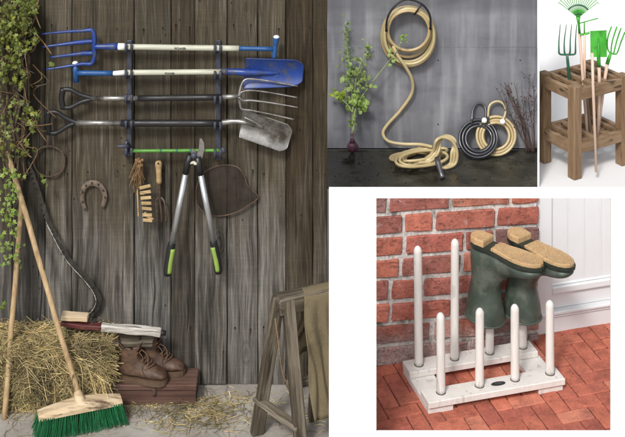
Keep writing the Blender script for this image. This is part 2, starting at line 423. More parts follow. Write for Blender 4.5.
YF, YB = 1.2, dB-6
pl = thing('display_plinth', 'long white plinth carrying the hose corner and the tool stand', 'plinth', (1.0, 2.0, 0))
mb = MB(); bx(mb, .05, 3.4, 0, ZP-.006, YF, 4.2); mb.build('plinth_block', M['plinth'], pl)
# floors on the plinth
xa, xb = XR(7.2), XR(dB)
mb = MB(); mb.add([(.052, YF+.002, ZP), (xa-.004, YF+.002, ZP), (xb-.004, YB, ZP), (.052, YB, ZP), (.052, YF+.002, ZP-.005), (xa-.004, YF+.002, ZP-.005)], [[0, 1, 2, 3], [4, 5, 1, 0]])
struct('floor', mb, M['slab'])
# studio sweep: floor curving up into a white back wall
mb = MB(); prof = [(YF+.004, ZP-.002)]+[(3.6+.5*math.sin(t), ZP-.002+.5*(1-math.cos(t))) for t in [math.pi/2*i/12 for i in range(13)]]+[(4.1, 2.9)]
vs = []; fs = []
for (y, z) in prof:
    left = xa+.002 if y < YB else xb-.25
    vs += [(xa+.002+max(0, min(1, (y-YF)/(YB-YF)))*(xb-xa), y, z), (3.38, y, z)]
for i in range(len(prof)-1): fs.append([2*i, 2*i+1, 2*i+3, 2*i+2])
vs[0] = (xa+.002, YF+.004, ZP-.002)
mb.add(vs, fs, smooth=False); sw = mb.build('studio_backdrop', M['sweep']); tag(sw, 'white seamless studio backdrop behind the wooden tool stand', 'backdrop')
# divider between the two upper corners
mb = MB(); th = .010
d0, d1 = Vector((xa, YF+.003)), Vector((XR(8.6), 2.6)); dv = (d1-d0).normalized(); nn = Vector((dv.y, -dv.x))*th/2
q = [d0-nn, d0+nn, d1+nn, d1-nn]
mb.add([(p.x+.003, p.y, ZP+.001) for p in q]+[(p.x+.003, p.y, 1.95) for p in q], [[0, 1, 5, 4], [1, 2, 6, 5], [2, 3, 7, 6], [3, 0, 4, 7], [4, 5, 6, 7]])
tag(mb.build('divider_panel', M['plinth']), 'thin white divider panel between the zinc wall and the tool stand', 'panel')

# ---- zinc wall ----
S2 = K*dB
zw = thing('zinc_wall', 'grey streaked zinc sheet wall with one level seam behind the hoses', 'wall', ((.0+xb)/2, YB, ZP))
zs = P(0, 47, dB).z
mb = MB(); bx(mb, -.04, xb-.004, ZP+.012, zs-.0015, YB-.003, YB+.012); bx(mb, -.04, xb-.004, zs+.0015, 1.98, YB, YB+.012); mb.build('sheet', M['zinc'], zw)
mb = MB(); bx(mb, -.04, xb-.004, zs-.010, zs+.010, YB+.004, YB+.010)
mb.build('seam', M['alu'], zw)
mb = MB(); bx(mb, -.04, xb-.004, ZP+.001, ZP+.010, YB+.002, YB+.02); mb.build('base_gap', M['backing'], zw)
mb = MB()
for px, py in ((438, 124), (352, 124), (520, 124), (438, 60), (352, 60), (520, 60)): mb.ball(P(px, py, dB)+Vector((0, -.004, 0)), .004, (1, .6, 1), 6)
mb.build('rivet', M['hook'], zw)

# ---- brick courtyard ----
TH = R(16); O4 = Vector((.3165, .5429, 0)); UV = Vector((math.cos(TH), math.sin(TH), 0)); VV = Vector((-math.sin(TH), math.cos(TH), 0))
ROT4 = Matrix(((UV.x, VV.x, 0), (UV.y, VV.y, 0), (0, 0, 1)))
def Q(u, v, z): return O4+UV*u+VV*v+Vector((0, 0, z))
def wtop(u): return .844-.122*u
UE = .868
bw = thing('brick_wall', 'red hand made brick wall with thick grey mortar behind the boot rack', 'wall', Q(.4, .05, 0))
mb = MB(); L, H, G = .305, .085, .023
TT = math.tan(R(3.6))
cols = [(.38, .12, .08), (.43, .145, .10), (.35, .115, .085), (.46, .175, .12), (.24, .125, .11), (.32, .115, .09)]
z = .004; row = 0
while z < 1.0:
    u = [-.23, -.41, -.31, -.47, -.26][row % 5]-.1; k = row
    while u < UE:
        ln = (L if (k % 3 != 2) else L*.46)*U(.96, 1.04); k += 1
        a, b = u, min(u+ln, UE)
        if UE-b < .06: b = UE
        dz = -TT*(a+b)/2; ztop = min(z+dz+H*U(.97, 1.04), wtop((a+b)/2))
        a = max(a, -.185)
        if b-a > .03 and ztop-z-dz > .012:
            c = random.choice(cols); zz = max(.0, z+dz+U(-.002, .002))
            if ztop-zz < .012: u = b+G; continue
            mb.box(Q((a+b)/2, .025+U(-.003, .003), (zz+ztop)/2), (b-a, .05, ztop-zz), ROT4 @ Matrix.Rotation(R(3.6+U(-.5, .5)), 3, 'Y'), bev=.0042, tint=jit(c, .17), rough=.0052, cuts=3)
        u = b+G*U(.75, 1.2)
    z += H+G; row += 1
mb.build('bricks', M['brick'], bw)
mb = MB(); nU = 60
def mort(i, j):
    u = -.19+(UE-.006+.19)*i; zz = (wtop(u)-.004)*j
    return Q(u, .012+.0025*noise.noise(Vector((u*30, zz*30, 2)))+.002*noise.noise(Vector((u*9, zz*9, 5))), zz)
mb.sheet(mort, 110, 60)
# end return and back face of the wall
mb.add([Q(UE-.006, .016, 0), Q(UE-.006, .048, 0), Q(UE-.006, .048, wtop(UE)-.004), Q(UE-.006, .016, wtop(UE)-.004), Q(-.19, .048, 0), Q(-.19, .048, wtop(-.19)-.004), Q(-.19, .02, wtop(-.19)-.004), Q(-.19, .02, 0)], [[0, 1, 2, 3], [1, 4, 5, 2], [3, 2, 5, 6], [4, 7, 6, 5]])
mb.build('mortar', M['mortar'], bw)
mb = MB()
BRL, BRW, g = .17, .0835, .0042
pat = MB()
def paver(u0, v0, lu, lv):
    cu, cv = u0+lu/2, v0+lv/2
    if cu < -.45 or cu > 1.75 or cv < -.95 or cv > .35: return
    p = Q(cu, cv, 0)
    if p.x < .2 or p.y < -.11: return
    c = random.choice([(.43, .130, .082), (.46, .145, .092), (.40, .118, .078), (.49, .175, .115), (.37, .108, .076)])
    mb.box(p+Vector((0, 0, -.008+U(-.0015, .0015)+.004)), (lu-g, lv-g, .03), ROT4 @ Matrix.Rotation(R(U(-.5, .5)), 3, 'X') @ Matrix.Rotation(R(U(-.5, .5)), 3, 'Y') @ Matrix.Rotation(R(U(-.8, .8)), 3, 'Z'), bev=.004, tint=jit(c, .08), rough=.0022, cuts=2)
B = BRW
for i in range(-24, 46):
    for j in range(-34, 14):
        # 90 degree herringbone: one flat and one upright brick per diagonal cell
        if (i-j) % 4 == 0: paver(i*B, j*B, 2*B, B)
        if (i-j) % 4 == 3: paver(i*B, j*B, B, 2*B)
pv = mb.build('pavement', M['paver']); pv['kind'] = 'structure'
mb = MB(); mb.add([(.19, -.2, .003), (1.95, -.2, .003), (1.95, .95, .003), (.19, .95, .003)], [[0, 1, 2, 3]])
jo = mb.build('pavement_bed', M['joint']); jo['kind'] = 'structure'

# door
dr = thing('panelled_door', 'white painted panelled door with moulded base beside the brick wall', 'door', Q(1.2, .1, 0))
mb = MB()
def q4(mb, u0, u1, z0, z1, v0, v1, bev=.002):
    mb.box(Q((u0+u1)/2, (v0+v1)/2, (z0+z1)/2), (u1-u0, v1-v0, z1-z0), ROT4, bev=bev)
def q4s(mb, u0, u1, z0, v0, v1):
    # board whose top follows the raked line of the wall
    vs = [Q(u0, v0, z0), Q(u1, v0, z0), Q(u1, v1, z0), Q(u0, v1, z0), Q(u0, v0, wtop(u0)-.01), Q(u1, v0, wtop(u1)-.01), Q(u1, v1, wtop(u1)-.01), Q(u0, v1, wtop(u0)-.01)]
    mb.add(vs, [[0, 1, 5, 4], [1, 2, 6, 5], [2, 3, 7, 6], [3, 0, 4, 7], [4, 5, 6, 7], [0, 3, 2, 1]])
q4s(mb, .872, .955, .12, .030, .09); mb.build('door_frame', M['doorwhite'], dr)
mb = MB()
us = [.959, 1.055, 1.15, 1.245, 1.34, 1.44, 1.54]
for a, b in zip(us[:-1], us[1:]): q4s(mb, a+.0035, b-.0035, .245, .047, .09)
q4s(mb, .957, 1.54, .245, .053, .088)
mb.build('boarded_panel', M['doorwhite'], dr)
mb = MB(); q4(mb, .957, 1.55, .205, .243, .030, .09, .006); q4(mb, .957, 1.55, .243, .255, .040, .09, .005); mb.build('rail', M['doorwhite'], dr)
mb = MB(); q4(mb, .957, 1.55, .125, .203, .050, .09); mb.build('lower_panel', M['doorwhite'], dr)
mb = MB(); q4(mb, .871, 1.56, .103, .123, .016, .09, .006); q4(mb, .871, 1.56, .088, .101, .026, .09, .004); q4(mb, .871, 1.56, .008, .086, .034, .09, .003); mb.build('base_moulding', M['doorwhite'], dr)

# ================================================================== boot rack
rk = thing('boot_rack', 'white wooden boot rack with eight upright pegs on the brick paving', 'boot rack', Q(.45, -.27, 0))
mb = MB()
for u in (.103, .662): 
    m2 = MB(); m2.box(Q(u+.062, -.262, .0155+.0065), (.125, .345, .031), ROT4, bev=.003); m2.build('foot_rail', M['rackwhite'], rk)
for v, a, b in ((-.392, .100, .794), (-.142, .100, .772)):
    m2 = MB(); m2.box(Q((a+b)/2, v, .0535), (b-a, .106, .030), ROT4, bev=.003); m2.build('plank', M['rackwhite'], rk)
def peg(u, v, top):
    m2 = MB(); r = .0208; z0 = .069
    pts = [(z0, r*.98), (z0+.02, r), (top-.03, r*.96)]+[(top-.03+.03*math.sin(t), r*.96*math.cos(t)*1.0+.0005) for t in [math.pi/2*i/6 for i in range(1, 7)]]
    lean = Vector((U(-.004, .004), U(-.004, .004), 0))
    m2.tube([Q(u, v, z)+lean*((z-z0)/.4) for z, _ in pts], [q for _, q in pts], 20); m2.build('peg', M['rackwhite'], rk)
    m3 = MB(); m3.tube([Q(u, v, z0+.0002), Q(u, v, z0+.0014)], .0228, 20); m3.build('peg_socket', M['joint'], rk)
for u, t in ((.184, .443), (.378, .434), (.560, .427), (.742, .418)): peg(u, -.385, t)
for u, t in ((.165, .645), (.350, .652), (.535, .50), (.712, .50)): peg(u, -.143, t)
m2 = MB(); cpl = Q(.47, -.395, .0690)
m2.add([cpl+UV*(.036*math.cos(t))+VV*(.016*math.sin(t))+Vector((0, 0, .0016)) for t in [2*math.pi*i/28 for i in range(28)]], [list(range(28))]); m2.build('plaque', M['plaque'], rk)
m2 = MB()
for i in range(7):
    m2.box(cpl+UV*(-.019+i*.0063)+VV*(.002*(i % 2))+Vector((0, 0, .0022)), (.0038, .008 if i not in (0, 6) else .005, .0006), ROT4)
m2.build('plaque_mark', M['steel'], rk)

# ================================================================== boots
def boot_rings(spec, T, n=24, sq=2.3):
    rings = []
    for (fx, fz, bx_, bz, w) in spec:
        f, b = Vector((fx, 0, fz)), Vector((bx_, 0, bz)); c = (f+b)/2; a = (f-b)/2
        ring = []
        for i in range(n):
            t = 2*math.pi*i/n; cs, sn = math.cos(t), math.sin(t)
            e = 2/sq
            ring.append(T(c+a*math.copysign(abs(cs)**e, cs)+Vector((0, w*math.copysign(abs(sn)**e, sn), 0))))
        rings.append(ring)
    return rings
def spec_smooth(spec, k=4):
    pts = [Vector(s[:4]).to_4d() if False else s for s in spec]; out = []
    for i in range(len(pts)-1):
        p0, p1, p2, p3 = pts[max(i-1, 0)], pts[i], pts[i+1], pts[min(i+2, len(pts)-1)]
        for j in range(k):
            t = j/k
            out.append(tuple(.5*((2*p1[q])+(p2[q]-p0[q])*t+(2*p0[q]-5*p1[q]+4*p2[q]-p3[q])*t*t+(3*p1[q]-p0[q]-3*p2[q]+p3[q])*t**3) for q in range(5)))
    out.append(pts[-1]); return out
RUB = [(.086, .345, -.100, .335, .084), (.082, .31, -.097, .305, .081), (.075, .27, -.092, .265, .075), (.066, .23, -.086, .222, .067), (.059, .195, -.083, .17, .060),
       (.066, .165, -.090, .115, .057), (.082, .135, -.096, .055, .054), (.105, .112, -.085, .022, .053), (.132, .098, -.02, .014, .054), (.165, .086, .06, .012, .056), (.20, .074, .13, .012, .060),
       (.235, .062, .19, .012, .058), (.262, .048, .235, .013, .046), (.277, .032, .268, .016, .022)]
def sole_outline(k, xs):
    top = []; bot = []
    for x, w, sk in xs: top.append((x*k, (w+sk)*k)); bot.append((x*k, (-w+sk)*k))
    return top+bot[::-1]
def rubber_boot(label, heel, toe_dir, lean):
    k = 1.04
    t = Vector(toe_dir).normalized(); up = Vector((lean[0], lean[1], -1)).normalized()
    t = (t-up*t.dot(up)).normalized(); sd = up.cross(t)
    T = lambda p: Vector(heel)+t*(p.x*k)+sd*(p.y*k)+up*(p.z*k)
    rt = thing('rubber_boot', label, 'boot', T(Vector((0, 0, .2))), 'rubber boots upside down on the rack')
    mb = MB(); sp_ = spec_smooth(RUB, 4)
    rings = boot_rings(sp_, T)
    for i, r in enumerate(rings):
        for q in range(len(r)): r[q] = r[q]+noise.noise_vector(r[q]*14)*.004
    mb.loft(rings, cap0=False); mb.build('shaft', M['boot'], rt)
    mb = MB(); inner = boot_rings([(a-.006, b, c+.006, d, w-.006) for a, b, c, d, w in sp_[:14]], T); mb.loft([rings[0]]+inner, cap0=False, cap1=True); mb.build('lining', M['boot_in'], rt)
    mb = MB(); mb.tube(boot_rings([RUB[0]], T, 40)[0], .005, 8, closed=True); mb.build('top_band', M['boot'], rt)
    prof = [(-.098, .018, 0), (-.088, .036, 0), (-.06, .047, 0), (-.01, .046, 0), (.03, .043, .002), (.07, .046, .004), (.12, .056, .005), (.17, .062, .004), (.21, .060, .002), (.245, .049, 0), (.268, .031, -.001), (.279, .012, -.001)]
    def rim(z, s=1.0): return [T(Vector((x*s+.002, y*s, z))) for x, y in sole_outline(1, prof)]
    mb = MB(); mb.loft([rim(.018, .985), rim(.010, 1.02), rim(-.004, 1.02)], smooth=False, tint=(.45, .45, .45)); mb.build('welt', M['boot'], rt)
    heelp = [p for p in prof if p[0] <= .0]; frontp = [p for p in prof if p[0] >= .03]
    for nm, pr, h in (('heel_block', heelp, .030), ('sole', frontp, .015)):
        m2 = MB(); o = sole_outline(1, pr); cx = sum(p[0] for p in o)/len(o)
        def rr(z, s): return [T(Vector((cx+(x-cx)*s, y*s, z)))+noise.noise_vector(T(Vector((x, y, 0)))*60)*.0015 for x, y in o]
        m2.loft([rr(-.004, 1.0), rr(-.004-h*.75, 1.0), rr(-.004-h, .94)], smooth=False)
        # tread lugs
        for _ in range(26 if nm == 'sole' else 12):
            x = U(pr[0][0]+.006, pr[-1][0]-.004); w = min(p[1] for p in pr if abs(p[0]-x) < .045)
            y = U(-w, w)*.86
            m2.box(T(Vector((x, y, -.004-h-.001))), (.014, .005, .002), Matrix((t, sd, up)).transposed() @ Matrix.Rotation(U(0, 3), 3, 'Z'), bev=.0015)
        m2.build(nm, M['cork'], rt)
    return rt
hz = .745
b1 = Q(.530, -.145, 0); b2 = Q(.706, -.143, 0)
def heelpt(px, py, z): return F(px, py, z)
rubber_boot('green rubber boot upside down on the third rear peg, nearest the middle', heelpt(490, 246, .585), F(537, 262, .585)-F(484, 243, .585), (-.05, .02))
rubber_boot('green rubber boot upside down on the right rear peg, nearest the door', heelpt(526, 243, .585), F(577, 268, .585)-F(520, 240, .585), (-.04, .02))

# ================================================================== tool shed: rails and tools
DT = 6.33; ST = K*DT
def T1(px, py, dd=0.0): return P(px, py, DT+dd)
def px_(n): return n*ST
def line(px0, py0, px1, py1, n=2, dd=0.0, dd1=None):
    dd1 = dd if dd1 is None else dd1
    return [T1(px0+(px1-px0)*i/(n-1), py0+(py1-py0)*i/(n-1), dd+(dd1-dd)*i/(n-1)) for i in range(n)]
for rx, lab in ((129.5, 'blue grey metal tool rail on the planks, left one, under the fork necks'), (218.5, 'blue grey metal tool rail on the planks, right one, beside the spade blades')):
    rl = thing('tool_rail', lab, 'tool rail', T1(rx, 100, .06), 'upright tool rails on the plank wall')
    mb = MB(); a, b = T1(rx, 40, .058), T1(rx, 156 if rx < 200 else 160, .058)
    mb.box((a+b)/2, (px_(5.0), .014, (a-b).length), bev=.003); mb.build('rail_bar', M['rail'], rl)
    for hy in (46.5, 73, 97.5, 123.5, 151):
        hk = MB(); yy = hy+(1.2 if rx > 200 else 0)
        hk.box(T1(rx-2, yy+1, .046), (px_(7), .012, px_(7)), bev=.003)
        hk.tube([T1(rx-3.5, yy+4.2, .05), T1(rx-3.5, yy+4.4, -.012), T1(rx-3.5, yy-2.5, -.024)], px_(1.4), 8)
        hk.tube([T1(rx+2, yy+4.2, .05), T1(rx+2, yy+4.4, -.012), T1(rx+2, yy-2.5, -.024)], px_(1.4), 8)
        hk.build('hook', M['rail'], rl)
    if rx < 200:
        hk = MB(); hk.tube([T1(129, 147, .04), T1(124, 146, .02), T1(115.5, 146.2, .01)], [px_(3), px_(2.2), px_(.4)], 8); hk.tube([T1(127, 141, .03), T1(125, 146, .03), T1(128, 152, .03)], px_(1.6), 6); hk.build('spike', M['rail'], rl)
def text(s, loc, size, mat, parent, tilt=0.0):
    cu = bpy.data.curves.new('lettering', 'FONT'); cu.body = s; cu.size = size; cu.align_x = 'CENTER'; cu.align_y = 'CENTER'; cu.extrude = .0004; cu.offset = .0002
    o = bpy.data.objects.new('tmp', cu); C.objects.link(o)
    dg = bpy.context.evaluated_depsgraph_get(); me = bpy.data.meshes.new_from_object(o.evaluated_get(dg)); bpy.data.objects.remove(o)
    me.materials.clear(); me.materials.append(mat)
    for nm in ('tint', 'seed'):
        at = me.color_attributes.new(nm, 'FLOAT_COLOR', 'CORNER')
        at.data.foreach_set('color', [1.0]*(4*len(me.loops)))
    rot = Matrix.Rotation(R(90), 4, 'X'); me.transform(Matrix.Rotation(tilt, 4, 'Y') @ rot)
    base = Vector((0, 0, 0)); q = parent
    while q is not None: base += q.location; q = q.parent
    me.transform(Matrix.Translation(Vector(loc)-base))
    t = bpy.data.objects.new('lettering', me); C.objects.link(t); t.parent = parent; return t

# blue digging fork
fk = thing('digging_fork', 'blue four tined digging fork with cream shaft hanging topmost', 'garden fork', T1(160, 47))
mb = MB()
for (rx_, ry, tx, ty) in ((93.5, 30.5, 41.5, 34), (94.5, 41.5, 42, 47), (94.5, 53, 50, 57.5), (93, 63.5, 46, 69.5)):
    pts = spline([T1(93.5, 47, 0), T1(94.5, (ry+47)/2, 0), T1(rx_-1.5, ry, 0), T1(rx_-10, ry+.3, -.004), T1((rx_+tx)/2, (ry+ty)/2-.6, -.014), T1(tx, ty, -.02)], 5)
    if abs(ry-47) < 8: pts = pts[10:]
    n = len(pts); mb.tube(pts, [px_(2.3) if i < n*.4 else px_(2.3-1.5*(i-n*.4)/(n*.6)) for i in range(n)], 8)
mb.build('head', M['blue'], fk)
mb = MB(); mb.tube(line(93, 46.6, 118, 46.6, 6), [px_(2.6), px_(2.4), px_(2.7), px_(3.2), px_(3.5), px_(3.5)], 12); mb.build('socket', M['blue'], fk)
mb = MB(); mb.tube(line(117.5, 46.6, 125, 46.7), px_(3.4), 12); mb.build('ferrule', M['white_cap'], fk)
mb = MB(); mb.tube(line(125, 46.8, 239, 48.4, 12), px_(2.8), 12); mb.build('shaft', M['cream'], fk)
mb = MB(); mb.tube(line(237, 48.3, 274, 49, 5), px_(2.3), 10); mb.build('upper_shaft', M['blue_light'], fk)
mb = MB(); mb.tube(spline([T1(276.2, 37.5), T1(275.6, 42), T1(275, 48), T1(274, 58)], 4), [px_(3.0)]*6+[px_(2.4)]*7, 12); mb.build('grip', M['blue_light'], fk)
mb = MB(); mb.ball(T1(276.3, 37), px_(3.1), (1, 1, .55)); mb.build('grip_cap', M['white_cap'], fk)
text('POWER', T1(180.5, 47.7)+Vector((0, -px_(2.95), 0)), px_(3.3), M['black'], fk)

# blue spade
sd = thing('garden_spade', 'blue bladed garden spade with cream shaft, second from the top', 'spade', T1(190, 73))
mb = MB(); mb.tube([T1(75.3, 64), T1(75.6, 72), T1(76.5, 82)], [px_(3.1), px_(3.0), px_(3.0)], 12); mb.build('grip', M['blue_light'], sd)
mb = MB(); mb.ball(T1(75.2, 63.3), px_(3.1), (1, 1, .7)); mb.build('grip_cap', M['white_cap'], sd)
mb = MB(); mb.tube(line(76, 73, 113, 73.3, 5), px_(2.6), 10); mb.build('upper_shaft', M['blue_light'], sd)
mb = MB(); mb.tube(line(113, 73.4, 124.5, 72.6), [px_(2.2), px_(2.7)], 10); mb.build('ferrule', M['white_cap'], sd)
mb = MB(); mb.tube(line(124, 72.6, 222, 71.8, 10), px_(2.7), 12); mb.build('shaft', M['cream'], sd)
text('POWER', T1(170, 72.6)+Vector((0, -px_(2.85), 0)), px_(2.8), M['black'], sd)
mb = MB(); mb.tube(line(221, 71.6, 228, 71.6), px_(3.4), 12); mb.build('collar', M['rail'], sd)
def blade(poly, bulge, thick, nu=18, nv=12):
    """curved blade from four corners (photo pixels), dished towards the wall"""
    a, b, c, e = poly
    m2 = MB()
    for sgn in (0, 1):
        def fn(i, j):
            ii = i; jj = j
            p = (1-jj)*((1-ii)*Vector(a)+ii*Vector(b))+jj*((1-ii)*Vector(e)+ii*Vector(c))
            rnd = .012*0
            return T1(p.x, p.y, bulge*(4*jj*(1-jj))-bulge*.5+.012*ii*ii+sgn*thick)
        m2.sheet(fn, nu, nv)
    # rim
    edge = []
    n = 14
    for k in range(n): edge.append((k/n, 0))
    for k in range(n): edge.append((1, k/n))
    for k in range(n): edge.append((1-k/n, 1))
    for k in range(n): edge.append((0, 1-k/n))
    pts = []
    for i, j in edge:
        p = (1-j)*((1-i)*Vector(a)+i*Vector(b))+j*((1-i)*Vector(e)+i*Vector(c)); pts.append(T1(p.x, p.y, bulge*(4*j*(1-j))-bulge*.5+.012*i*i+thick/2))
    m2.tube(pts, thick*.8, 6, closed=True)
    return m2
def round_blade(corners, mid, bulge, thick, rad=.2, n=6):
    """blade outline with rounded far corners, meshed as rows across"""
    a, b, c, e = [Vector(q) for q in corners]
    m2 = MB(); rows = []; nu, nv = 20, 14
    def pt(i, j):
        s = (j-.5)*2
        end = 1-rad*.5*max(0, abs(s)-.55)**2/.2025*1.0
        ii = i*end
        p = (1-j)*((1-ii)*a+ii*b)+j*((1-ii)*e+ii*c)
        return p, bulge*(1-s*s)-bulge*.5+.014*ii*ii
    for sgn in (0, 1):
        def fn(i, j):
            p, h = pt(i, j); return T1(p.x, p.y, h+sgn*thick)
        m2.sheet(fn, nu, nv)
    rim = [pt(i/16, 0) for i in range(16)]+[pt(1, j/16) for j in range(16)]+[pt(1-i/16, 1) for i in range(16)]+[pt(0, 1-j/16) for j in range(16)]
    m2.tube([T1(p.x, p.y, h+thick/2) for p, h in rim], thick*.9, 6, closed=True)
    return m2
mb = round_blade([(246, 58.5), (304, 60.5), (301.5, 86), (243.5, 88.5)], None, .022, .003, .3)
mb.build('blade', M['blue'], sd)
mb = MB(); mb.tube(spline([T1(226, 71.6), T1(236, 71.8), T1(246, 72.4, -.004), T1(262, 72.8, .004), T1(280, 73.3, .02)], 4), [px_(3.2)]*5+[px_(3.5)]*4+[px_(3)]*3+[px_(2.2)]*3+[px_(1)]*2, 12); mb.build('socket', M['blue'], sd)

def y_grip(parent, bx0, cy, xj, h, dd=0.0, tilt=0):
    m2 = MB()
    m2.tube(spline([T1(bx0+1.5+tilt, cy-h, dd), T1(bx0, cy, dd), T1(bx0+1.8-tilt, cy+h, dd)], 4), px_(3.0), 10)
    for s in (-1, 1):
        m2.tube(spline([T1(bx0+1.5, cy+s*(h-1), dd), T1(bx0+9, cy+s*(h-1.2), dd), T1(bx0+18, cy+s*h*.42, dd), T1(xj-4, cy+s*1.2, dd), T1(xj+1, cy, dd)], 4), px_(2.3), 8)
    m2.build('grip', M['black'], parent)
# silver fork with black grip
sf = thing('border_fork', 'silver tined border fork with black grip and shaft, third from the top', 'garden fork', T1(170, 98))
y_grip(sf, 61.5, 98.5, 93, 10)
mb = MB(); mb.tube(line(92, 98.3, 139, 98.4), px_(2.4), 10); mb.build('grip_tube', M['steel'], sf); mb = MB(); mb.tube(line(221, 97.3, 240, 96), [px_(2.5), px_(2.2)], 10); mb.build('neck', M['steel'], sf)
mb = MB(); mb.tube(line(138, 98.4, 222, 97.2, 6), px_(3.0), 12); mb.build('shaft', M['black'], sf)
mb = MB()
for pts in (((239, 96), (240.5, 88), (244, 80.5), (252, 79), (272, 81.5), (298, 86.3)), ((239, 96), (242, 92), (252, 90.5), (272, 93), (297, 97.5)), ((239, 97), (243, 100.5), (252, 100.5), (272, 103), (298, 107.5)), ((239, 97), (240, 104), (242, 109), (252, 110.5), (272, 114.5), (294, 119.5))):
    n = len(pts); q = spline([T1(x, y, -.035+.03*i/n) for i, (x, y) in enumerate(pts)], 5); k = len(q)
    mb.tube(q, [px_(1.45-.8*i/k) for i in range(k)], 8)
mb.build('head', M['steel'], sf)
# silver spade with black grip
ss = thing('border_spade', 'silver bladed border spade with black grip and shaft, fourth from the top', 'spade', T1(170, 124))
y_grip(ss, 47.5, 122.5, 77, 11.5)
mb = MB(); mb.tube(line(76, 122.7, 123, 123.2), px_(2.6), 10); mb.build('lower_neck', M['steel'], ss)
mb = MB(); mb.tube(line(121, 123.2, 222, 123.2, 6), px_(3.4), 12); mb.build('shaft', M['black'], ss)
mb = round_blade([(243, 109.5), (293.5, 126.5), (285.5, 152.8), (239.5, 137)], None, .024, .003, .25); mb.build('blade', M['steel'], ss)
mb = MB(); mb.tube(spline([T1(221, 123), T1(232, 121.3, -.01), T1(243, 122, -.02), T1(252, 124.5, -.014), T1(263, 128, .012)], 5), [px_(2.8)]*6+[px_(2.4)]*6+[px_(2.2)]*5+[px_(1.2)]*4, 10)
mb.tube(spline([T1(244.5, 117.5, -.004), T1(252, 121, -.004), T1(263, 127.5, .012)], 4), px_(1.0), 8); mb.build('socket', M['steel'], ss)
# green rod
gr = thing('green_rod', 'slim bright green metal rod lying in the lowest hooks', 'rod', T1(170, 151))
mb = MB(); mb.tube(line(131, 150.9, 222, 150.4, 10, -.012), px_(1.7), 10); mb.build('tube', M['green_rod'], gr)
for x in (160, 176, 190):
    mb = MB(); mb.tube(line(x, 150.8, x+1.6, 150.8, 2, -.012), px_(2.1), 10); mb.build('band', M['dkgreen'], gr)
mb = MB(); mb.ball(T1(223, 150.4, -.012), px_(3.0), (1, .8, 1)); mb.build('end_cap', M['rail'], gr)

# loppers
lp = thing('lopper', 'long handled lopper with aluminium arms and lime black grips hanging open', 'loppers', T1(195, 155))
LD = -.03
mb = MB(); mb.prism([T1(x, y, LD) for x, y in ((193, 158), (191, 152), (194, 149), (197, 154), (199, 147), (199.6, 139), (201.5, 138.5), (204, 143), (204.5, 150), (202, 158), (197, 161))], (0, .006, 0)); mb.build('blade', M['steel'], lp)
mb = MB(); mb.tube([T1(193.8, 155.5, LD-.012), T1(193.8, 155.5, LD+.014)], px_(3.1), 14); mb.build('pivot', M['rail'], lp)
for s, pts, gp in ((0, ((190.5, 155), (187.5, 163), (185.2, 175)), ((185.4, 174), (172, 243), (171.2, 246), (168.8, 262), (167.2, 275))), (1, ((197.5, 157), (199, 166), (201, 176)), ((200.8, 175), (213.4, 241), (213.9, 244), (217, 260), (218.7, 273)))):
    arm = MB(); arm.tube([T1(x, y, LD) for x, y in pts], [px_(3.6), px_(3.4), px_(2.9)], 10); a_ = arm.build('socket', M['black'], lp)
    arm = MB(); arm.tube([T1(*gp[0], LD), T1(*gp[1], LD-.012)], px_(3.0), 12); arm.build('arm', M['alu'], lp)
    arm = MB(); arm.tube(spline([T1(x, y, LD-.012) for x, y in gp[1:]], 3), [px_(x) for x in (3.4, 3.6, 3.7, 3.8, 4.0, 4.1, 4.0, 4.1, 4.3, 3.4)], 12); g_ = arm.build('grip', M['black'], lp)
    arm = MB(); o = 1.6 if s == 0 else -1.0
    arm.tube(spline([T1(x+o, y, LD-.022) for x, y in ((gp[2][0], gp[2][1]+3), (gp[3][0], gp[3][1]), (gp[4][0]+.2, gp[4][1]-2))], 4), px_(2.6), 10); arm.build('grip_inlay', M['lime'], g_)
mb = MB(); mb.tube([T1(189, 163, LD-.004), T1(197, 162, LD-.004)], px_(1.5), 8); mb.ball(T1(195.5, 163.5, LD-.01), px_(2.2), (1, .8, .8)); mb.build('bumper', M['cream'], lp)

# gauze leaf scoop
lf = thing('mesh_scoop', 'brown leaf shaped scoop of rusty wire gauze behind the lopper arm', 'scoop', T1(225, 190))
out = spline([(x, y, 0) for x, y in ((196, 190), (201, 176), (211, 168.5), (224, 165), (237, 167), (244, 175), (248, 186), (258, 197), (249, 205), (236, 212.5), (220, 216), (206, 214), (197.5, 204), (196, 190))], 5)[:-1]
cen = Vector((222, 191, 0)); m2 = MB(); rings = []
for k in (1.0, .8, .6, .4, .2, .04):
    rings.append([T1(cen.x+(p.x-cen.x)*k, cen.y+(p.y-cen.y)*k, .055-.03*(1-k*k)) for p in out])
m2.loft(rings, cap0=False); m2.build('gauze', M['gauze'], lf)
m2 = MB(); m2.tube([T1(p.x, p.y, .053) for p in out], px_(.75), 6, closed=True); m2.build('rim_wire', M['rust'], lf)

# wire hoop, horseshoe, saw blade
hp = MB()
for k in range(3):
    o = Vector((U(-.8, .8), U(-.6, .6))); r0 = 16.2+U(-.8, .8)
    hp.tube([T1(49.5+o.x+r0*math.cos(t)*1.0, 161.5+o.y+r0*.98*math.sin(t), .05+.006*math.sin(3*t+k)) for t in [2*math.pi*i/48 for i in range(48)]], px_(.75), 6, closed=True)
tag(hp.build('wire_hoop', M['rust']), 'thin dark coil of rusty wire hung in a hoop beside the ivy', 'wire coil')
hs = MB(); hc = spline([(85, 208.5, 0), (82.3, 200, 0), (82.8, 190.5, 0), (87, 185, 0), (93, 183, 0), (99.5, 185.5, 0), (104, 192, 0), (104.8, 199, 0), (102.5, 207, 0)], 5)
hs.tube([T1(p.x, p.y, .05) for p in hc], [px_(2.1+1.2*math.sin(math.pi*i/(len(hc)-1))) for i in range(len(hc))], 8, up=(0, 1, 0), flat=.55)
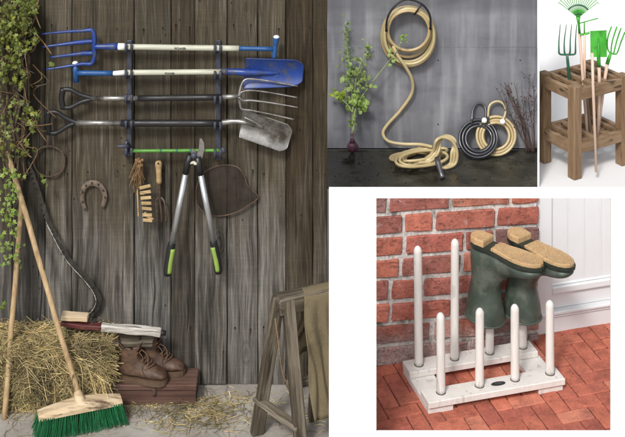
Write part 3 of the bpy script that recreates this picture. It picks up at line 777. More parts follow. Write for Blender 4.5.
ho = thing('horseshoe', 'old rusty horseshoe nailed open end down on the planks', 'horseshoe', T1(93, 196, .05)); hs.build('shoe', M['shoe_iron'], ho)
for p in hc[4:-4:5]:
    hn = MB(); hn.box(T1(p.x, p.y, .05-.011), (px_(1.1), .004, px_(1.6))); hn.build('nail', M['backing'], ho)
sw = spline([(27, 160, 0), (30.6, 168, 0), (38.5, 190.5, 0), (46.5, 217, 0), (53, 231, 0), (67.5, 258, 0), (86, 279, 0), (95, 291, 0), (98, 301, 0), (93, 311, 0), (84, 316, 0)], 10)
m2 = MB(); n = len(sw); vs = []; fs = []
for i, p in enumerate(sw):
    t = (sw[min(i+1, n-1)]-sw[max(i-1, 0)]).normalized(); nr = Vector((-t.y, t.x, 0))
    w = 1.3+2.2*min(1, i/n*1.3)+U(-.4, .4); tooth = (2.6 if i % 2 == 0 else -.9)*U(.6, 1.2)
    dd = .045-.03*math.sin(math.pi*i/n)
    a = p-nr*w; b = p+nr*(w*.6+tooth)
    vs += [T1(a.x, a.y, dd), T1(b.x, b.y, dd), T1(a.x, a.y, dd+.006), T1(b.x, b.y, dd+.006)]
for i in range(n-1):
    o = 4*i; fs += [[o, o+1, o+5, o+4], [o+3, o+2, o+6, o+7], [o+1, o+3, o+7, o+5], [o+2, o, o+4, o+6]]
m2.add(vs, fs)
sb = thing('saw_blade', 'long curved rusty saw blade with teeth hanging down the planks', 'saw blade', T1(60, 240, .05)); m2.build('toothed_blade', M['saw'], sb)
m2 = MB(); q = [T1(p.x-2.1, p.y+1.0, .034-.03*math.sin(math.pi*i/n)) for i, p in enumerate(sw)]
m2.tube(q[len(q)//3:-3], [px_(U(.1, .7)) for _ in q[len(q)//3:-3]], 5); m2.build('bright_edge', M['edge'], sb)

# raffia and wooden labels, hand fork
rf = thing('label_bundle', 'bundle of wooden plant labels strung on raffia under the green rod', 'label bundle', T1(143, 190))
m2 = MB()
for i in range(60):
    x, y = U(135, 142), U(160, 172); m2.tube(spline([T1(138+U(-2, 2), 158+U(0, 8), .03), T1(x, y, .02+U(-.02, .02)), T1(x+U(-8, 4), y+U(6, 24), .03+U(-.02, .02))], 4), px_(U(.25, .5)), 4)
m2.tube(spline([T1(137, 152, .02), T1(136, 158, .02), T1(138, 164, .02)], 4), px_(.8), 6)
for k in range(10):
    c = T1(139+U(-3, 4), 163+U(-4, 5), .01); m2.ball(c, px_(1.6), (1, .7, 1), 6)
m2.build('raffia', M['twine'], rf)
m2 = MB()
for i in range(7):
    y = 186+i*5.0; x0, x1 = 139.5+i*.6, 150.5+i*.3
    p, q = T1(x0, y+3.8 if i > 4 else y+2.2, .01), T1(x1, y-.5+i*.9, -.004)
    dirv = (q-p); c = (p+q)/2
    rot = Vector((1, 0, 0)).rotation_difference(dirv).to_matrix()
    m2.box(c, (dirv.length, .006, px_(3.0)), rot @ Matrix.Rotation(R(U(-12, 12)), 3, 'X'), bev=.0012, tint=jit((1, 1, 1), .12))
for p, q in ((T1(137.6, 190, .02), T1(138.5, 216, .012)),):
    c = (p+q)/2; rot = Vector((1, 0, 0)).rotation_difference(q-p).to_matrix(); m2.box(c, ((q-p).length, px_(3), .006), rot, bev=.0012)
p, q = T1(144, 213, .01), T1(153, 220, .0); m2.box((p+q)/2, ((q-p).length, .006, px_(3.2)), Vector((1, 0, 0)).rotation_difference(q-p).to_matrix(), bev=.0012)
m2.build('wooden_label', M['pegwood'], rf)
hf = thing('hand_fork', 'small hand fork with turned wooden handle hanging tines down', 'hand fork', T1(159, 180))
m2 = MB(); m2.tube([T1(158.4+.03*i, 161+i, .03) for i in (0, 1, 4, 9, 15, 20, 23)], [px_(2.1), px_(3.2), px_(3.6), px_(2.9), px_(2.7), px_(2.9), px_(2.0)], 14); m2.build('handle', M['pegwood'], hf)
m2 = MB(); m2.tube([T1(158.2, 163.5, .011), T1(158.2, 163.5, .04)], px_(.9), 8); m2.build('hang_hole', M['backing'], hf)
m2 = MB(); m2.tube(line(159.2, 184, 160, 198, 4, .03), px_(1.2), 8)
for s in (-1, 0, 1): m2.tube(spline([T1(160, 197, .03), T1(160+s*4, 201, .03), T1(161+s*4.5, 210, .025), T1(162+s*4.2, 222, .03)], 4), px_(1.0), 6)
m2.build('tines', M['rust'], hf)

# ================================================================== ivy
iv = thing('ivy_plant', 'green climbing ivy with woody stems hanging down the left of the plank wall', 'climbing plant', P(5, 250, 6.3))
mb = MB()
for i in range(9):
    x = U(-6, 24); pts = []; xx = x
    for k in range(9):
        pts.append(P(xx, -14+k*24+U(-4, 4), 6.36+U(-.05, .0))); xx += U(-5, 5)
    mb.tube(spline(pts, 4), [px_(U(1.2, 2.8))*(1-.6*j/33) for j in range(33)], 7)
mb.tube(spline([P(19, -14, 6.37), P(21, 40, 6.35), P(14, 90, 6.36), P(24, 130, 6.36), P(22, 170, 6.37), P(18, 205, 6.38)], 6), [px_(5.5)-px_(.12)*i for i in range(31)], 10)
for i in range(46):
    x, y = U(-4, 42), U(-8, 150); d = U(6.2, 6.34)
    mb.tube(spline([P(x, y, d), P(x+U(-8, 10), y+U(4, 14), d+U(-.03, .03)), P(x+U(-14, 16), y+U(10, 34), d+U(-.03, .03))], 4), px_(U(.35, .7)), 5, tint=random.choice([(1, 1, 1), (1.8, 1.5, 1.1), (2.4, 2.0, 1.3)]))
mb.build('stem', M['vine'], iv)
mb = MB()
IVY = [(0, -.15), (.45, -.30), (.40, .08), (.62, .38), (.26, .42), (0, 1.0), (-.26, .42), (-.62, .38), (-.40, .08), (-.45, -.30)]
def leaf(mb, c, size, tint, shape=IVY, face=Vector((0, -1, .5)), spread=.9):
    nrm = (face+Vector((U(-1, 1), U(-1, 1), U(-1, 1)))*spread).normalized()
    t = nrm.orthogonal().normalized(); t = Matrix.Rotation(U(0, 6.28), 3, nrm) @ t; b = nrm.cross(t)
    pts = [Vector(c)+t*(x*size)+b*(y*size)+nrm*(-.28*abs(x)*size-.12*y*y*size) for x, y in shape]
    mid = Vector(c)+b*(.2*size); n = len(pts)
    mb.add([mid]+pts, [[0, 1+i, 1+(i+1) % n] for i in range(n)], tint, smooth=False)
def ivy_w(x, y):
    lim = 30+9*math.sin(y*.06)+6*math.sin(y*.17+1) if y < 138 else (34 if y < 172 else 20+3*math.sin(y*.15))
    return x < lim
cnt = 0
cl = [(U(-8, 44), U(-12, 150)) for _ in range(34)]
while cnt < 1150:
    if random.random() < .75:
        c0 = random.choice(cl); x, y = random.gauss(c0[0], 5), random.gauss(c0[1], 6)
    else: x, y = U(-10, 44), U(-14, 160)
    if not ivy_w(x, y) or y > 172 or y < -16: continue
    if y > 100 and random.random() < .35: continue
    d = 6.36-U(.02, .2)*(1 if y < 150 else .4)
    light = random.random()
    tint = jit((.95, .9, .6), .35) if light < .45 else (jit((1.75, 1.6, .9), .3) if light < .86 else jit((1.9, 1.9, 1.5), .2))
    leaf(mb, P(x, y, d), px_(random.choice((U(1.6, 3), U(2.4, 4.6), U(3.6, 5.2)))), tint); cnt += 1
for _ in range(95):
    x, y = random.gauss(9, 6), U(168, 268)
    if x < -6 or x > 24: continue
    leaf(mb, P(x, y, 6.30-U(0, .1)), px_(U(2.6, 4.8)), jit((1.7, 2.0, 1.1), .25), face=Vector((0, -1, .8)), spread=.6)
for x, y in ((2, 300), (5, 303), (1, 308), (43, 182), (46, 186), (41, 176), (36, 150), (53, 66), (50, 64)): leaf(mb, P(x, y, 6.3), px_(4.5), jit((1.5, 1.7, 1), .2))
mb.build('foliage', M['ivy'], iv)
mb = MB()
mb.tube(spline([P(8, 160, 6.3), P(6, 200, 6.27), P(11, 235, 6.27), P(8, 262, 6.28)], 5), px_(.6), 5)
mb.build('runner', M['vine'], iv)

# ================================================================== hay bale, broom, pole
BF, BK = 6.21, 6.385
bx0, bx1 = (-40-312.5)*K*6.25, (104-312.5)*K*6.25
hb = thing('hay_bale', 'shaggy golden hay bale against the plank wall behind the broom', 'hay bale', ((bx0+bx1)/2, BF-6+.09, 0))
mb = MB(); mb.box(((bx0+bx1)/2, (BF+BK)/2-6, .15), (bx1-bx0, BK-BF, .30), bev=.03, rough=.015, cuts=7); mb.build('core', M['bale_core'], hb)
mb = MB()
scol = [(1, 1, 1), (1.35, 1.3, 1.2), (.7, .66, .55), (.5, .47, .36), (.35, .32, .25), (.55, .5, .4), (1.1, .95, .7), (.85, .9, .6)]
def strand(mb, p, dirv, ln, sag, rad, tint):
    cl_ = .95+1.1*noise.noise(Vector(p)*9)+.5*noise.noise(Vector(p)*26); cl_ = max(.4, min(1.6, cl_)); tint = tuple(c*cl_ for c in tint)
    dirv = dirv.normalized(); pts = []
    bend = Vector((U(-1, 1), U(-1, .3), U(-1, 1)))*ln*.26
    for k in range(4):
        t = k/3-.5; q = p+dirv*ln*t+bend*(t*t*4)+Vector((0, 0, -sag*(t+.5)**2))
        q.z = max(q.z, .004); pts.append(q)
    mb.tube(pts, rad, 3, cap=False, tint=tint)
for i in range(8500):
    w = random.random()
    if w < .56: p = Vector((U(bx0, bx1), BF-6-abs(random.gauss(.004, .018)), U(.0, .31)))
    elif w < .80: p = Vector((U(bx0, bx1), U(BF, BK)-6, .302+abs(random.gauss(0, .010))))
    else: p = Vector((bx1+abs(random.gauss(0, .016)), U(BF, BK)-6, U(0, .31)))
    a = U(0, 6.28); dv = Vector((math.cos(a)*1.2, U(-.5, .2), math.sin(a)*.8))
    if w >= .56 and w < .8: dv = Vector((math.cos(a), math.sin(a)*.7, U(-.12, .12)))
    strand(mb, p, dv, U(.025, .11), U(0, .03), U(.0006, .0013), jit(random.choice(scol), .25))
for i in range(70):
    p = Vector((U(bx0+.3, bx1+.01), BF-6-U(.01, .04), U(.05, .30))); strand(mb, p, Vector((U(.2, 1), U(-.6, 0), U(-.6, .5))), U(.12, .24), U(.02, .12), .0012, jit((1.4, 1.32, 1.15), .15))
mb.build('straw_surface', M['straw'], hb)
mb = MB()
for _ in range(800):
    r = random.random()
    if r < .40: px, py = random.gauss(60, 42), random.gauss(408, 6)
    elif r < .85: px, py = random.gauss(178, 48), 398+abs(random.gauss(0, 15))
    else: px, py = U(0, 326), U(388, 440)
    if px < -20 or px > 326 or py < 388: continue
    p = F(px, py); p.z = abs(random.gauss(.004, .006)); a = U(0, 6.28)
    strand(mb, p, Vector((math.cos(a), math.sin(a), U(-.04, .04))), U(.02, .10), 0, U(.0006, .0013), jit(random.choice(scol), .25))
for _ in range(330):
    p = F(random.gauss(205, 30), 412+random.gauss(0, 10)); p.z = abs(random.gauss(.006, .006)); a = U(0, 6.28)
    if p.y > .36: continue
    strand(mb, p, Vector((math.cos(a), math.sin(a), U(-.1, .1))), U(.03, .09), 0, U(.0008, .0015), jit((.6, .56, .44), .4))
lo = mb.build('loose_straw', M['straw']); lo['kind'] = 'stuff'; tag(lo, 'loose straw and hay scattered over the concrete floor', 'straw')

# broom
hc = F(80, 428, 0); 
br = thing('yard_broom', 'yard broom with green bristles and long wooden handle against the planks', 'broom', F(80, 430))
bl, brr = F(38, 436), F(121, 419)
ax = (brr-bl); ax.z = 0; L_ = ax.length; ax.normalize(); nrm = Vector((ax.y, -ax.x, 0))
hz0, hz1 = .092, .125
cb = (bl+brr)/2
bb = MB()
tilt = Matrix.Rotation(R(-12), 3, ax)
rot = Matrix((ax, Vector((-ax.y, ax.x, 0)), Vector((0, 0, 1)))).transposed()
# shaped block: taller in the middle, sloping wings
rings = []
for i in range(15):
    t = i/14; u = (t-.5)*2
    hh = .017+.020*(1-abs(u))**.7; ww = .040+.008*(1-u*u)
    c = cb+ax*(L_*.5*u)+Vector((0, 0, -.006*u*u))
    prof = [(-ww, 0), (ww, 0), (ww, hh*.55), (ww*.55, hh), (-ww*.55, hh), (-ww, hh*.55)]
    rings.append([c+nrm*(-a)+Vector((0, 0, hz0+b)) for a, b in prof])
bb.loft(rings, smooth=False); bb.build('head_block', M['broom_block'], br)
bb = MB()
for i in range(34):
    for j in range(7):
        u = -.96+1.92*i/33; w = -.042+.084*j/6; c = cb+ax*(L_*.5*u)+nrm*w
        for k in range(6):
            o = ax*U(-.006, .006)+nrm*U(-.005, .005); fl = ax*(u*.022)+nrm*(w*.38)+ax*U(-.006, .006)+nrm*U(-.006, .006)
            bb.tube([c+o*.5+Vector((0, 0, hz0+.004)), c+o+fl*.6+Vector((0, 0, .045)), c+o+fl*1.25+Vector((0, 0, U(.001, .014)))], .0012, 4, cap=False, tint=jit(random.choice(((1, 1, 1), (1, 1, 1), (.7, .7, .7), (2.2, 1.2, 1.3))), .35))
bb.build('bristles', M['bristle'], br)
bb = MB(); base = cb+Vector((0, 0, hz0+.032)); top = P(6, 147, 6.355)
dirh = (top-base).normalized()
bb.tube([base-dirh*.02+dirh*(top-base).length*i/12+Vector((noise.noise(Vector((i*.4, 0, 0))), 0, 0))*.004 for i in range(13)], px_(2.75), 12); bb.build('handle', M['pole'], br)
bb = MB(); bb.tube([base-dirh*.035, base-dirh*.005, base+dirh*.03, base+dirh*.042], [px_(6), px_(5.2), px_(4), px_(3)], 12); bb.build('socket', M['broom_block'], br)
pl2 = MB(); a, b = F(4.5, 419), P(22, 196, 6.36)
pl2.tube([a+(b-a)*i/12+Vector((noise.noise(Vector((i*.35, 4, 0))), 0, 0))*.005 for i in range(13)], [px_(2.9-.03*i) for i in range(13)], 12)
tag(pl2.build('wooden_pole', M['pole']), 'bare wooden pole leaning into the ivy left of the broom', 'pole')

# items on and beside the bale
rp = thing('painted_pole', 'whitewashed wooden pole with a faded red end lying on the hay bale', 'pole', P(110, 325, 6.30))
def batten(name, p, q, w, h, mat, rgh):
    m2 = MB(); d = (q-p); rot = Vector((1, 0, 0)).rotation_difference(d).to_matrix()
    m2.box((p+q)/2, (d.length, w, h), rot, bev=.004, rough=rgh, cuts=6); m2.build(name, mat, rp)
batten('white_shaft', P(102, 327, 6.27), P(161, 332.6, 6.27), .034, px_(6.6), M['whitewash'], .006)
batten('red_end', P(61, 322.5, 6.27), P(102, 327, 6.27), .040, px_(4.2), M['redpaint'], .004)
mb = MB(); mb.tube([P(159, 332.4, 6.27), P(166, 333.2, 6.27)], [px_(2.7), px_(2.3)], 10); mb.build('end_bolt', M['hook'], rp)
mb = MB(); mb.box(P(75, 316.5, 6.275), (px_(26), .05, px_(5)), Matrix.Rotation(R(4), 3, 'Y'), bev=.003, rough=.003, cuts=2); tag(mb.build('wood_scrap', M['broom_block']), 'pale scrap board lying over the red end of the pole', 'board')
sh = thing('wall_ledge', 'narrow brown ledge board on the planks above the work boots', 'ledge', P(132, 338, 6.36))
mb = MB(); a, b = P(104, 337, 6.33), P(154, 339.5, 6.33); mb.box((a+b)/2, ((b-a).length, .12, .024), bev=.003, rough=.002, cuts=2); mb.build('ledge_board', M['old_wood_x'], sh)
for x in (112, 146):
    mb = MB(); mb.box(P(x, 346, 6.375), (.022, .03, .05), bev=.002); mb.build('bracket', M['hook'], sh)

# chest with the work boots on it
cf = 6.20
ch = thing('wooden_chest', 'low red brown wooden chest with a metal latch under the work boots', 'chest', F(150, 405))
ca, cbx = (98-312.5)*K*cf, (195-312.5)*K*cf
zc1 = .088
mb = MB(); yf = F(150, 405).y; yb_ = yf+.135
bx(mb, ca, cbx, 0, .066, yf, yb_); o = mb.build('box_body', M['chest'], ch)
mb = MB(); mb.box(((ca+cbx)/2, (yf+yb_)/2, .081), (cbx-ca+.008, yb_-yf+.008, .027), bev=.004, rough=.002, cuts=3); mb.build('lid', M['chest'], ch)
mb = MB(); lx = (153-312.5)*K*cf; mb.box((lx, yf-.007, .066), (.02, .006, .035), bev=.002); mb.ball((lx, yf-.012, .058), .007); mb.build('latch', M['rust'], ch)
WORK = [(.052, .158, -.064, .166, .040), (.048, .138, -.058, .14, .040), (.046, .112, -.058, .112, .040), (.052, .094, -.066, .07, .039), (.066, .082, -.072, .03, .038), (.085, .072, -.06, .012, .039),
        (.105, .064, .0, .010, .040), (.125, .059, .06, .010, .043), (.147, .055, .105, .010, .044), (.168, .047, .145, .010, .041), (.183, .034, .172, .010, .031), (.190, .02, .187, .011, .014)]
def work_boot(label, loc, ang, k, flop):
    t = Vector((math.cos(ang), math.sin(ang), 0)); sdv = Vector((-t.y, t.x, 0))
    T = lambda p: Vector(loc)+t*p.x*k+sdv*p.y*k+Vector((0, 0, (p.z*1.08+.012)*k))
    rt = thing('work_boot', label, 'boot', loc, 'pair of old work boots')
    mb = MB(); rings = boot_rings(spec_smooth(WORK, 3), T, 20, 2.1)
    for r in rings:
        for q in range(len(r)): r[q] = r[q]+noise.noise_vector(r[q]*24)*.0055
    for q in range(len(rings[0])):   # floppy collar, high at the back, open at the tongue
        tt = 2*math.pi*q/20; rings[1][q] += sdv*(.008*k*math.sin(tt+flop)); rings[0][q] += Vector((0, 0, .026*k*math.sin(2*tt+flop)))+sdv*(.016*k*math.sin(tt)+.012*k)-t*.010*k
    mb.loft(rings, cap0=False)
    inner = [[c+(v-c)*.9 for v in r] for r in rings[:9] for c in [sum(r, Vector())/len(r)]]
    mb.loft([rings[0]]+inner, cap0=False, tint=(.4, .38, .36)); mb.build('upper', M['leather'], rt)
    prof = [(-.076, .016, 0), (-.066, .032, 0), (-.03, .040, 0), (.03, .039, 0), (.08, .043, 0), (.13, .047, 0), (.165, .042, 0), (.185, .028, 0), (.194, .010, 0)]
    o = sole_outline(1, prof); mb = MB()
    mb.loft([[T(Vector((x, y, z))) for x, y in o] for z in (-.012, .004, .012)], smooth=False); mb.build('sole', M['worksole'], rt)
    mb = MB()
    for i in range(6):
        x = .046+i*.014; z = .115-i*.0095
        if i < 2: x = .050; z = .142-i*.018
        mb.tube(spline([T(Vector((x-.014, -.028, z-.002))), T(Vector((x+.008, 0, z+.010))), T(Vector((x-.010, .028, z-.001)))], 4), .0028*k, 6)
    mb.tube(spline([T(Vector((.05, -.02, .13))), T(Vector((.075, -.035, .11))), T(Vector((.07, -.045, .07))), T(Vector((.09, -.047, .03)))], 5), .0024*k, 6)
    mb.tube(spline([T(Vector((.05, .0, .135))), T(Vector((.09, -.015, .12))), T(Vector((.10, -.035, .085))), T(Vector((.085, -.042, .06)))], 5), .0024*k, 6)
    mb.build('laces', M['laces'], rt)
    mb = MB(); mb.sheet(lambda i, j: T(Vector((.040+.022*j*(1-.4*abs(i*2-1)), (i-.5)*.052, .112+.062*j-.012*abs(i*2-1)))), 6, 6); mb.build('tongue', M['leather'], rt)
    return rt
work_boot('brown leather work boot at the front of the chest, laces loose', (( 130-312.5)*K*6.24, yf+.045, .0965), R(-12), .92, .6)
work_boot('brown leather work boot behind the other one, toe further right', ((148-312.5)*K*6.27, yf+.10, .0965), R(-4), .88, 2.2)

# ================================================================== sawhorse and sack
so_ = thing('sawhorse', 'battered old wooden sawhorse at the right end of the plank wall', 'sawhorse', F(290, 440))
A0 = P(277, 305, 5.95); A1 = Vector((.165, .09, A0.z))
bd = (A1-A0).normalized(); bs = Vector((-bd.y, bd.x, 0)); lg = Vector((-.84, .54, 0))
def plank(name, p, q, w, h, mat, parent, side=None, rough=.004):
    m2 = MB(); d = (q-p).normalized(); s = side or bs
    s = (s-d*s.dot(d)).normalized(); n = d.cross(s)
    # length lies along local Z so the grain follows the piece
    rot = Matrix((s, n, d)).transposed(); me_ = MB(); me_.box((0, 0, 0), (w, h, (q-p).length), bev=.005, rough=rough, cuts=6)
    o = me_.build(name, mat, parent)
    o.matrix_basis = Matrix.Translation((p+q)/2-parent.location) @ rot.to_4x4()
    o.data.transform(Matrix.Translation(parent.location)); 
    return o
plank('beam', A0, A1, .075, .075, M['old_wood'], so_)
for f, nm in ((.030, 'near'), (.26, 'far')):
    c = A0+bd*f
    for s in (1, -1):
        foot = c+bs*s*.0; 
        ft = Vector((c.x, c.y, 0))+lg*(.122*s)+bd*(-.02 if f < .1 else .03); tp = c+lg*(.024*s)+Vector((0, 0, .03))
        o = plank('leg', tp, ft, .034, .058, M['old_wood'], so_)
for s, z0, z1 in ((1, .13, .10),):
    c = A0+bd*.012; plank('brace', c-bd*.012-lg*.118+Vector((0, 0, .11-c.z)), c-bd*.012+lg*.118+Vector((0, 0, .17-c.z)), .02, .045, M['old_wood'], so_, Vector((0, 0, 1)))
    plank('stretcher', A0+bd*.05+Vector((0, 0, .25-A0.z)), A0+bd*.28+Vector((0, 0, .25-A0.z)), .03, .05, M['old_wood'], so_, Vector((0, 0, 1)))
mb = MB(); mb.tube(spline([A0+bd*.0+bs*.02+Vector((0, -.035, -.05)), A0+bd*.0+Vector((.01, -.05, -.16)), A0+Vector((.025, -.05, -.27)), A0+Vector((.06, -.03, -.36))], 8), .003, 5); mb.build('rope', M['twine'], so_)
mb = MB()
def drape(i, j):
    # i along the beam, j across: front hem - over the top - rear hem
    t = .125+.20*i; c = A0+bd*t
    s = (j-.42)/.58 if j > .42 else (j-.42)/.42
    if abs(s) < .16:
        ang = s/.16*math.pi/2; off = bs*(.052*math.sin(ang))+Vector((0, 0, .043*math.cos(ang)+.002))
        p = c+off
    else:
        k = (abs(s)-.16)/.84; ln = .50 if s < 0 else .30
        p = c+bs*math.copysign(.052+.03*k, s)+Vector((0, 0, -ln*k))
    n = noise.noise(Vector((t*14, s*2.2, 3))); fold = math.sin(t*52+2.4*s+3*n)*.020*min(1, abs(s)*1.6)
    p = p+bs*math.copysign((n*.020+abs(fold)), s if abs(s) > .16 else 0)*(1 if abs(s) > .16 else 0)+bd*(.02*math.sin(s*5)-.02*abs(s)*(1-i)*math.sin(s*7+1))
    return p
mb.sheet(drape, 40, 70); o = mb.build('burlap_sack', M['burlap'])
so2 = o.modifiers.new('thick', 'SOLIDIFY'); so2.thickness = .004
tag(o, 'tan burlap sack draped over the sawhorse beam', 'sack')

# ================================================================== hoses
def T2(px, py, out=0.0): return P(px, py, dB-out)
def coilpts(cx, cy, rx, ry, out, turns, n=40, ph=0.0, wob=1.2, sag=0.0):
    pts = []
    for i in range(int(n*turns)+1):
        t = 2*math.pi*i/n+ph; k = i/n
        w = wob*noise.noise(Vector((k*.9, ph, cx*.1)))
        pts.append((cx+(rx+w)*math.cos(t)+.6*noise.noise(Vector((k*1.3, 9, ph))), cy+(ry+w)*math.sin(t)+sag*max(0, math.sin(t))*noise.noise(Vector((math.floor(k+.25)*3.1, 2, ph))), out+.010*noise.noise(Vector((k*2, 5, ph)))))
    return pts
hr = px2 = .0115
wh = thing('garden_hose', 'golden garden hose coiled on a wall hook with one end hanging to the floor', 'hose', T2(408, 40, .05))
mb = MB()
for (cx, top, bot, rx, out) in ((408.5, 7, 66, 26.2, .03), (408, 8, 61.5, 25, .055), (409.5, 9, 64, 24.4, .078), (408, 10, 57, 23.2, .035), (409, 11, 51.5, 21.5, .06), (408.5, 11.5, 50, 20.4, .085)):
    cy, ry = (top+bot)/2, (bot-top)/2
    mb.tube([T2(x, y, o) for x, y, o in coilpts(cx, cy, rx, ry, out, 1, 56, U(0, 6), 1.1)][:-1], .0088, 10, closed=True, tint=jit((.82, .80, .76), .22))
mb.tube(spline([T2(393, 46, .085), T2(398, 56, .095), T2(405, 66, .085), T2(412, 80, .06), T2(411.5, 94, .04), T2(400, 111, .03), T2(388, 124, .03), T2(383, 133, .04), T2(388, 141, .06), T2(402, 144, .08), T2(420, 144.5, .10), T2(432, 147, .14)], 8), .0094, 10)
mb.build('hose_coil', M['hose_y'], wh)
mb = MB(); mb.tube(spline([T2(386, 31, .11), T2(387.5, 18, .115), T2(394, 7, .11), T2(404, 0, .10), T2(414, 0.5, .10), T2(424, 6, .11), T2(430, 16, .115), T2(430.5, 29, .11)], 6), .006, 8)
mb.tube(spline([T2(386, 31, .11), T2(388, 29, .06), T2(388, 28, .004)], 4), .006, 8); mb.tube(spline([T2(430.5, 29, .11), T2(429, 27, .06), T2(429, 26, .004)], 4), .006, 8)
mb.tube([T2(414, 15, .10), T2(422, 4, .105)], .0045, 8)
mb.build('hook_ring', M['hook'], wh)

def G2(px, py, z): return F(px, py, ZP+z)
gh = thing('garden_hose', 'tangled heap of golden hose with a grey nozzle lying on the dark floor', 'hose', G2(425, 158, 0))
mb = MB(); pts = []
for k in range(8):
    cx, cy = 418+U(-8, 8), 158+U(-3, 3); rx, ry = U(15, 26), U(3.6, 8); sk = U(.02, .34); ph = U(0, 6)
    ring = [G2(cx+rx*math.cos(t), cy+ry*math.sin(t)-rx*math.cos(t)*sk, .012+.009*k+.012*math.sin(t+ph)) for t in [2*math.pi*i/40 for i in range(40)]]
    mb.tube(ring, .0084, 10, closed=True, tint=jit((.88, .86, .82), .12))
for off in (0, 1, 2):
    o = off*2.6
    mb.tube(spline([G2(412-o, 163, .03), G2(424+o, 160+o*.3, .05+off*.01), G2(433+o, 152, .10), T2(436+o, 141-o*.4, .30-.03*off), T2(443+o, 137.5-o*.3, .27-.03*off), T2(452+o*.6, 141, .26-.02*off), T2(457-o, 152, .26), G2(455-o, 164, .03), G2(444-o, 168, .02), G2(436+o, 163, .02), G2(438, 158, .03)], 6), .0086, 8)
mb.tube(spline([G2(391, 160, .012), G2(400, 154, .02), G2(414, 150, .04), G2(432, 147, .06), G2(441, 152, .08)], 6), .0086, 8)
mb.build('hose_heap', M['hose_y'], gh)
mb = MB(); mb.tube([G2(436.5, 158, .10), G2(438, 163, .085), G2(440.5, 172, .045), G2(442.5, 178, .03)], [.012, .016, .013, .016], 12); mb.build('nozzle', M['nozzle'], gh)

def leaning_coil(label, cx, cy, r_in, r_out, base_out, hose, hr, lp, group, dv):
    rt = thing('coiled_hose', label, 'hose', T2(cx, cy+r_out, .15), group)
    mb = MB(); k = 0; r = r_in
    bottom = cy+r_out
    def D(x, y):   # the coil leans back onto the wall
        f = (bottom-y)/(2*r_out); return base_out*(1-f)+.03*f
    pitch = hr*2/S2*1.02
    lay = 0
    for layer in range(2):
        r = r_in+layer*.4
        while r <= r_out:
            c0 = U(-.25, .25), U(-.25, .25)
            ring = [T2(cx+c0[0]+r*math.cos(t), cy+c0[1]+r*math.sin(t), D(0, cy+r*math.sin(t))+layer*hr*1.7+.002*math.sin(3*t+r)) for t in [2*math.pi*i/48 for i in range(48)]]
            mb.tube(ring, hr, 8, closed=True, tint=jit((.9, .9, .9), .15)); r += pitch
    mb.build('hose_coil', hose, rt)
    mb = MB(); a, b, c = lp
    mb.tube(spline([T2(x, y, D(0, y)+hr*4) for x, y in a], 6), hr*.75, 8); mb.build('carry_loop', hose, rt)
    mb = MB()
    for x, y in b: mb.box(T2(x, y, D(0, y)+hr*5.2), (.014, .012, .026), Matrix.Rotation(R(8), 3, 'Y'), bev=.004)
    mb.build('clip', M['nozzle'], rt)
    mb = MB(); mb.tube([T2(c[0], c[1], D(0, c[1])+hr*6.0), T2(c[0], c[1], D(0, c[1])+hr*7.2)], .0145, 18); mb.build('round_tag', M['whitetag'], rt)
    return rt
leaning_coil('golden garden hose in a round coil leaning behind the black one', 496, 136, 13.0, 20, .105, M['hose_y'], .0082,
             ([(488, 117), (489, 107), (493, 102.5), (499, 101.5), (504, 105), (505.5, 112), (503, 120)], [(488, 119)], (502.5, 121.5)), 'hoses coiled against the zinc wall', 0)
leaning_coil('black garden hose in a round coil with a white tag, standing in front', 478.5, 138.5, 12.6, 20.6, .155, M['hose_k'], .0082,
             ([(472, 121), (472.5, 112), (475.5, 105), (480, 103.5), (484.5, 106), (486, 113), (484.5, 121)], [(471.5, 121)], (484.3, 120.3)), 'hoses coiled against the zinc wall', 0)

# seeding onion plant
on = thing('onion_plant', 'uprooted leafy plant gone to seed with a purple bulb against the zinc wall', 'plant', G2(352, 166, 0))
mb = MB(); bp = T2(352.5, 147, .16)
mb.ball(bp, .031, (1.05, .9, 1.05), 12); mb.ball(bp+Vector((.014, .0, -.006)), .022, (1, .9, 1.05), 10); mb.tube([bp+Vector((0, 0, .024)), bp+Vector((-.002, .004, .045)), bp+Vector((-.003, .01, .075))], [.019, .010, .008], 10); mb.build('bulb', M['onion'], on)
mb = MB()
mb.tube([bp+Vector((0, 0, -.028)), bp+Vector((-.006, 0, -.06)), bp+Vector((-.016, 0, -.10))], [.007, .005, .0015], 7)
for i in range(60):
    a = U(0, 6.28); mb.tube(spline([bp+Vector((U(-.015, .015), 0, -.038)), bp+Vector((math.cos(a)*.02-.01, math.sin(a)*.02, -.07)), bp+Vector((math.cos(a)*.035-.03, math.sin(a)*.03, U(-.135, -.07)))], 4), .0018, 4, cap=False)
mb.build('roots', M['root'], on)
mb = MB(); stems = [
    ([(352, 138, .16), (353, 122, .12), (352, 95, .09), (350, 70, .07), (347.5, 50, .05), (345.5, 22, .04)], .0065),
    ([(353, 132, .15), (356, 110, .10), (358, 85, .08), (362, 65, .06), (367.5, 42, .05)], .005),
    ([(352, 125, .14), (357, 105, .11), (368, 88, .09), (385, 66, .09), (396, 52, .11), (402, 38, .12)], .0045),
    ([(352, 120, .12), (354, 100, .11), (356, 80, .12), (361, 62, .11)], .0045),
    ([(352, 112, .13), (346, 103, .12), (337, 97, .12)], .004)]
for pts, r in stems:
    q = spline([T2(*p) for p in pts], 6); mb.tube(q, [r*(1-.6*i/len(q)) for i in range(len(q))], 7)
for _ in range(26):
    x, y = U(343, 349), U(26, 60); mb.tube([T2(347, y+3, .05), T2(x, y, .05+U(-.02, .03))], .0016, 4)
mb.build('stem', M['stalk'], on)
mb = MB(); HERB = [(0, -.3), (.35, -.1), (.5, .25), (.3, .6), (0, 1), (-.3, .6), (-.5, .25), (-.35, -.1)]
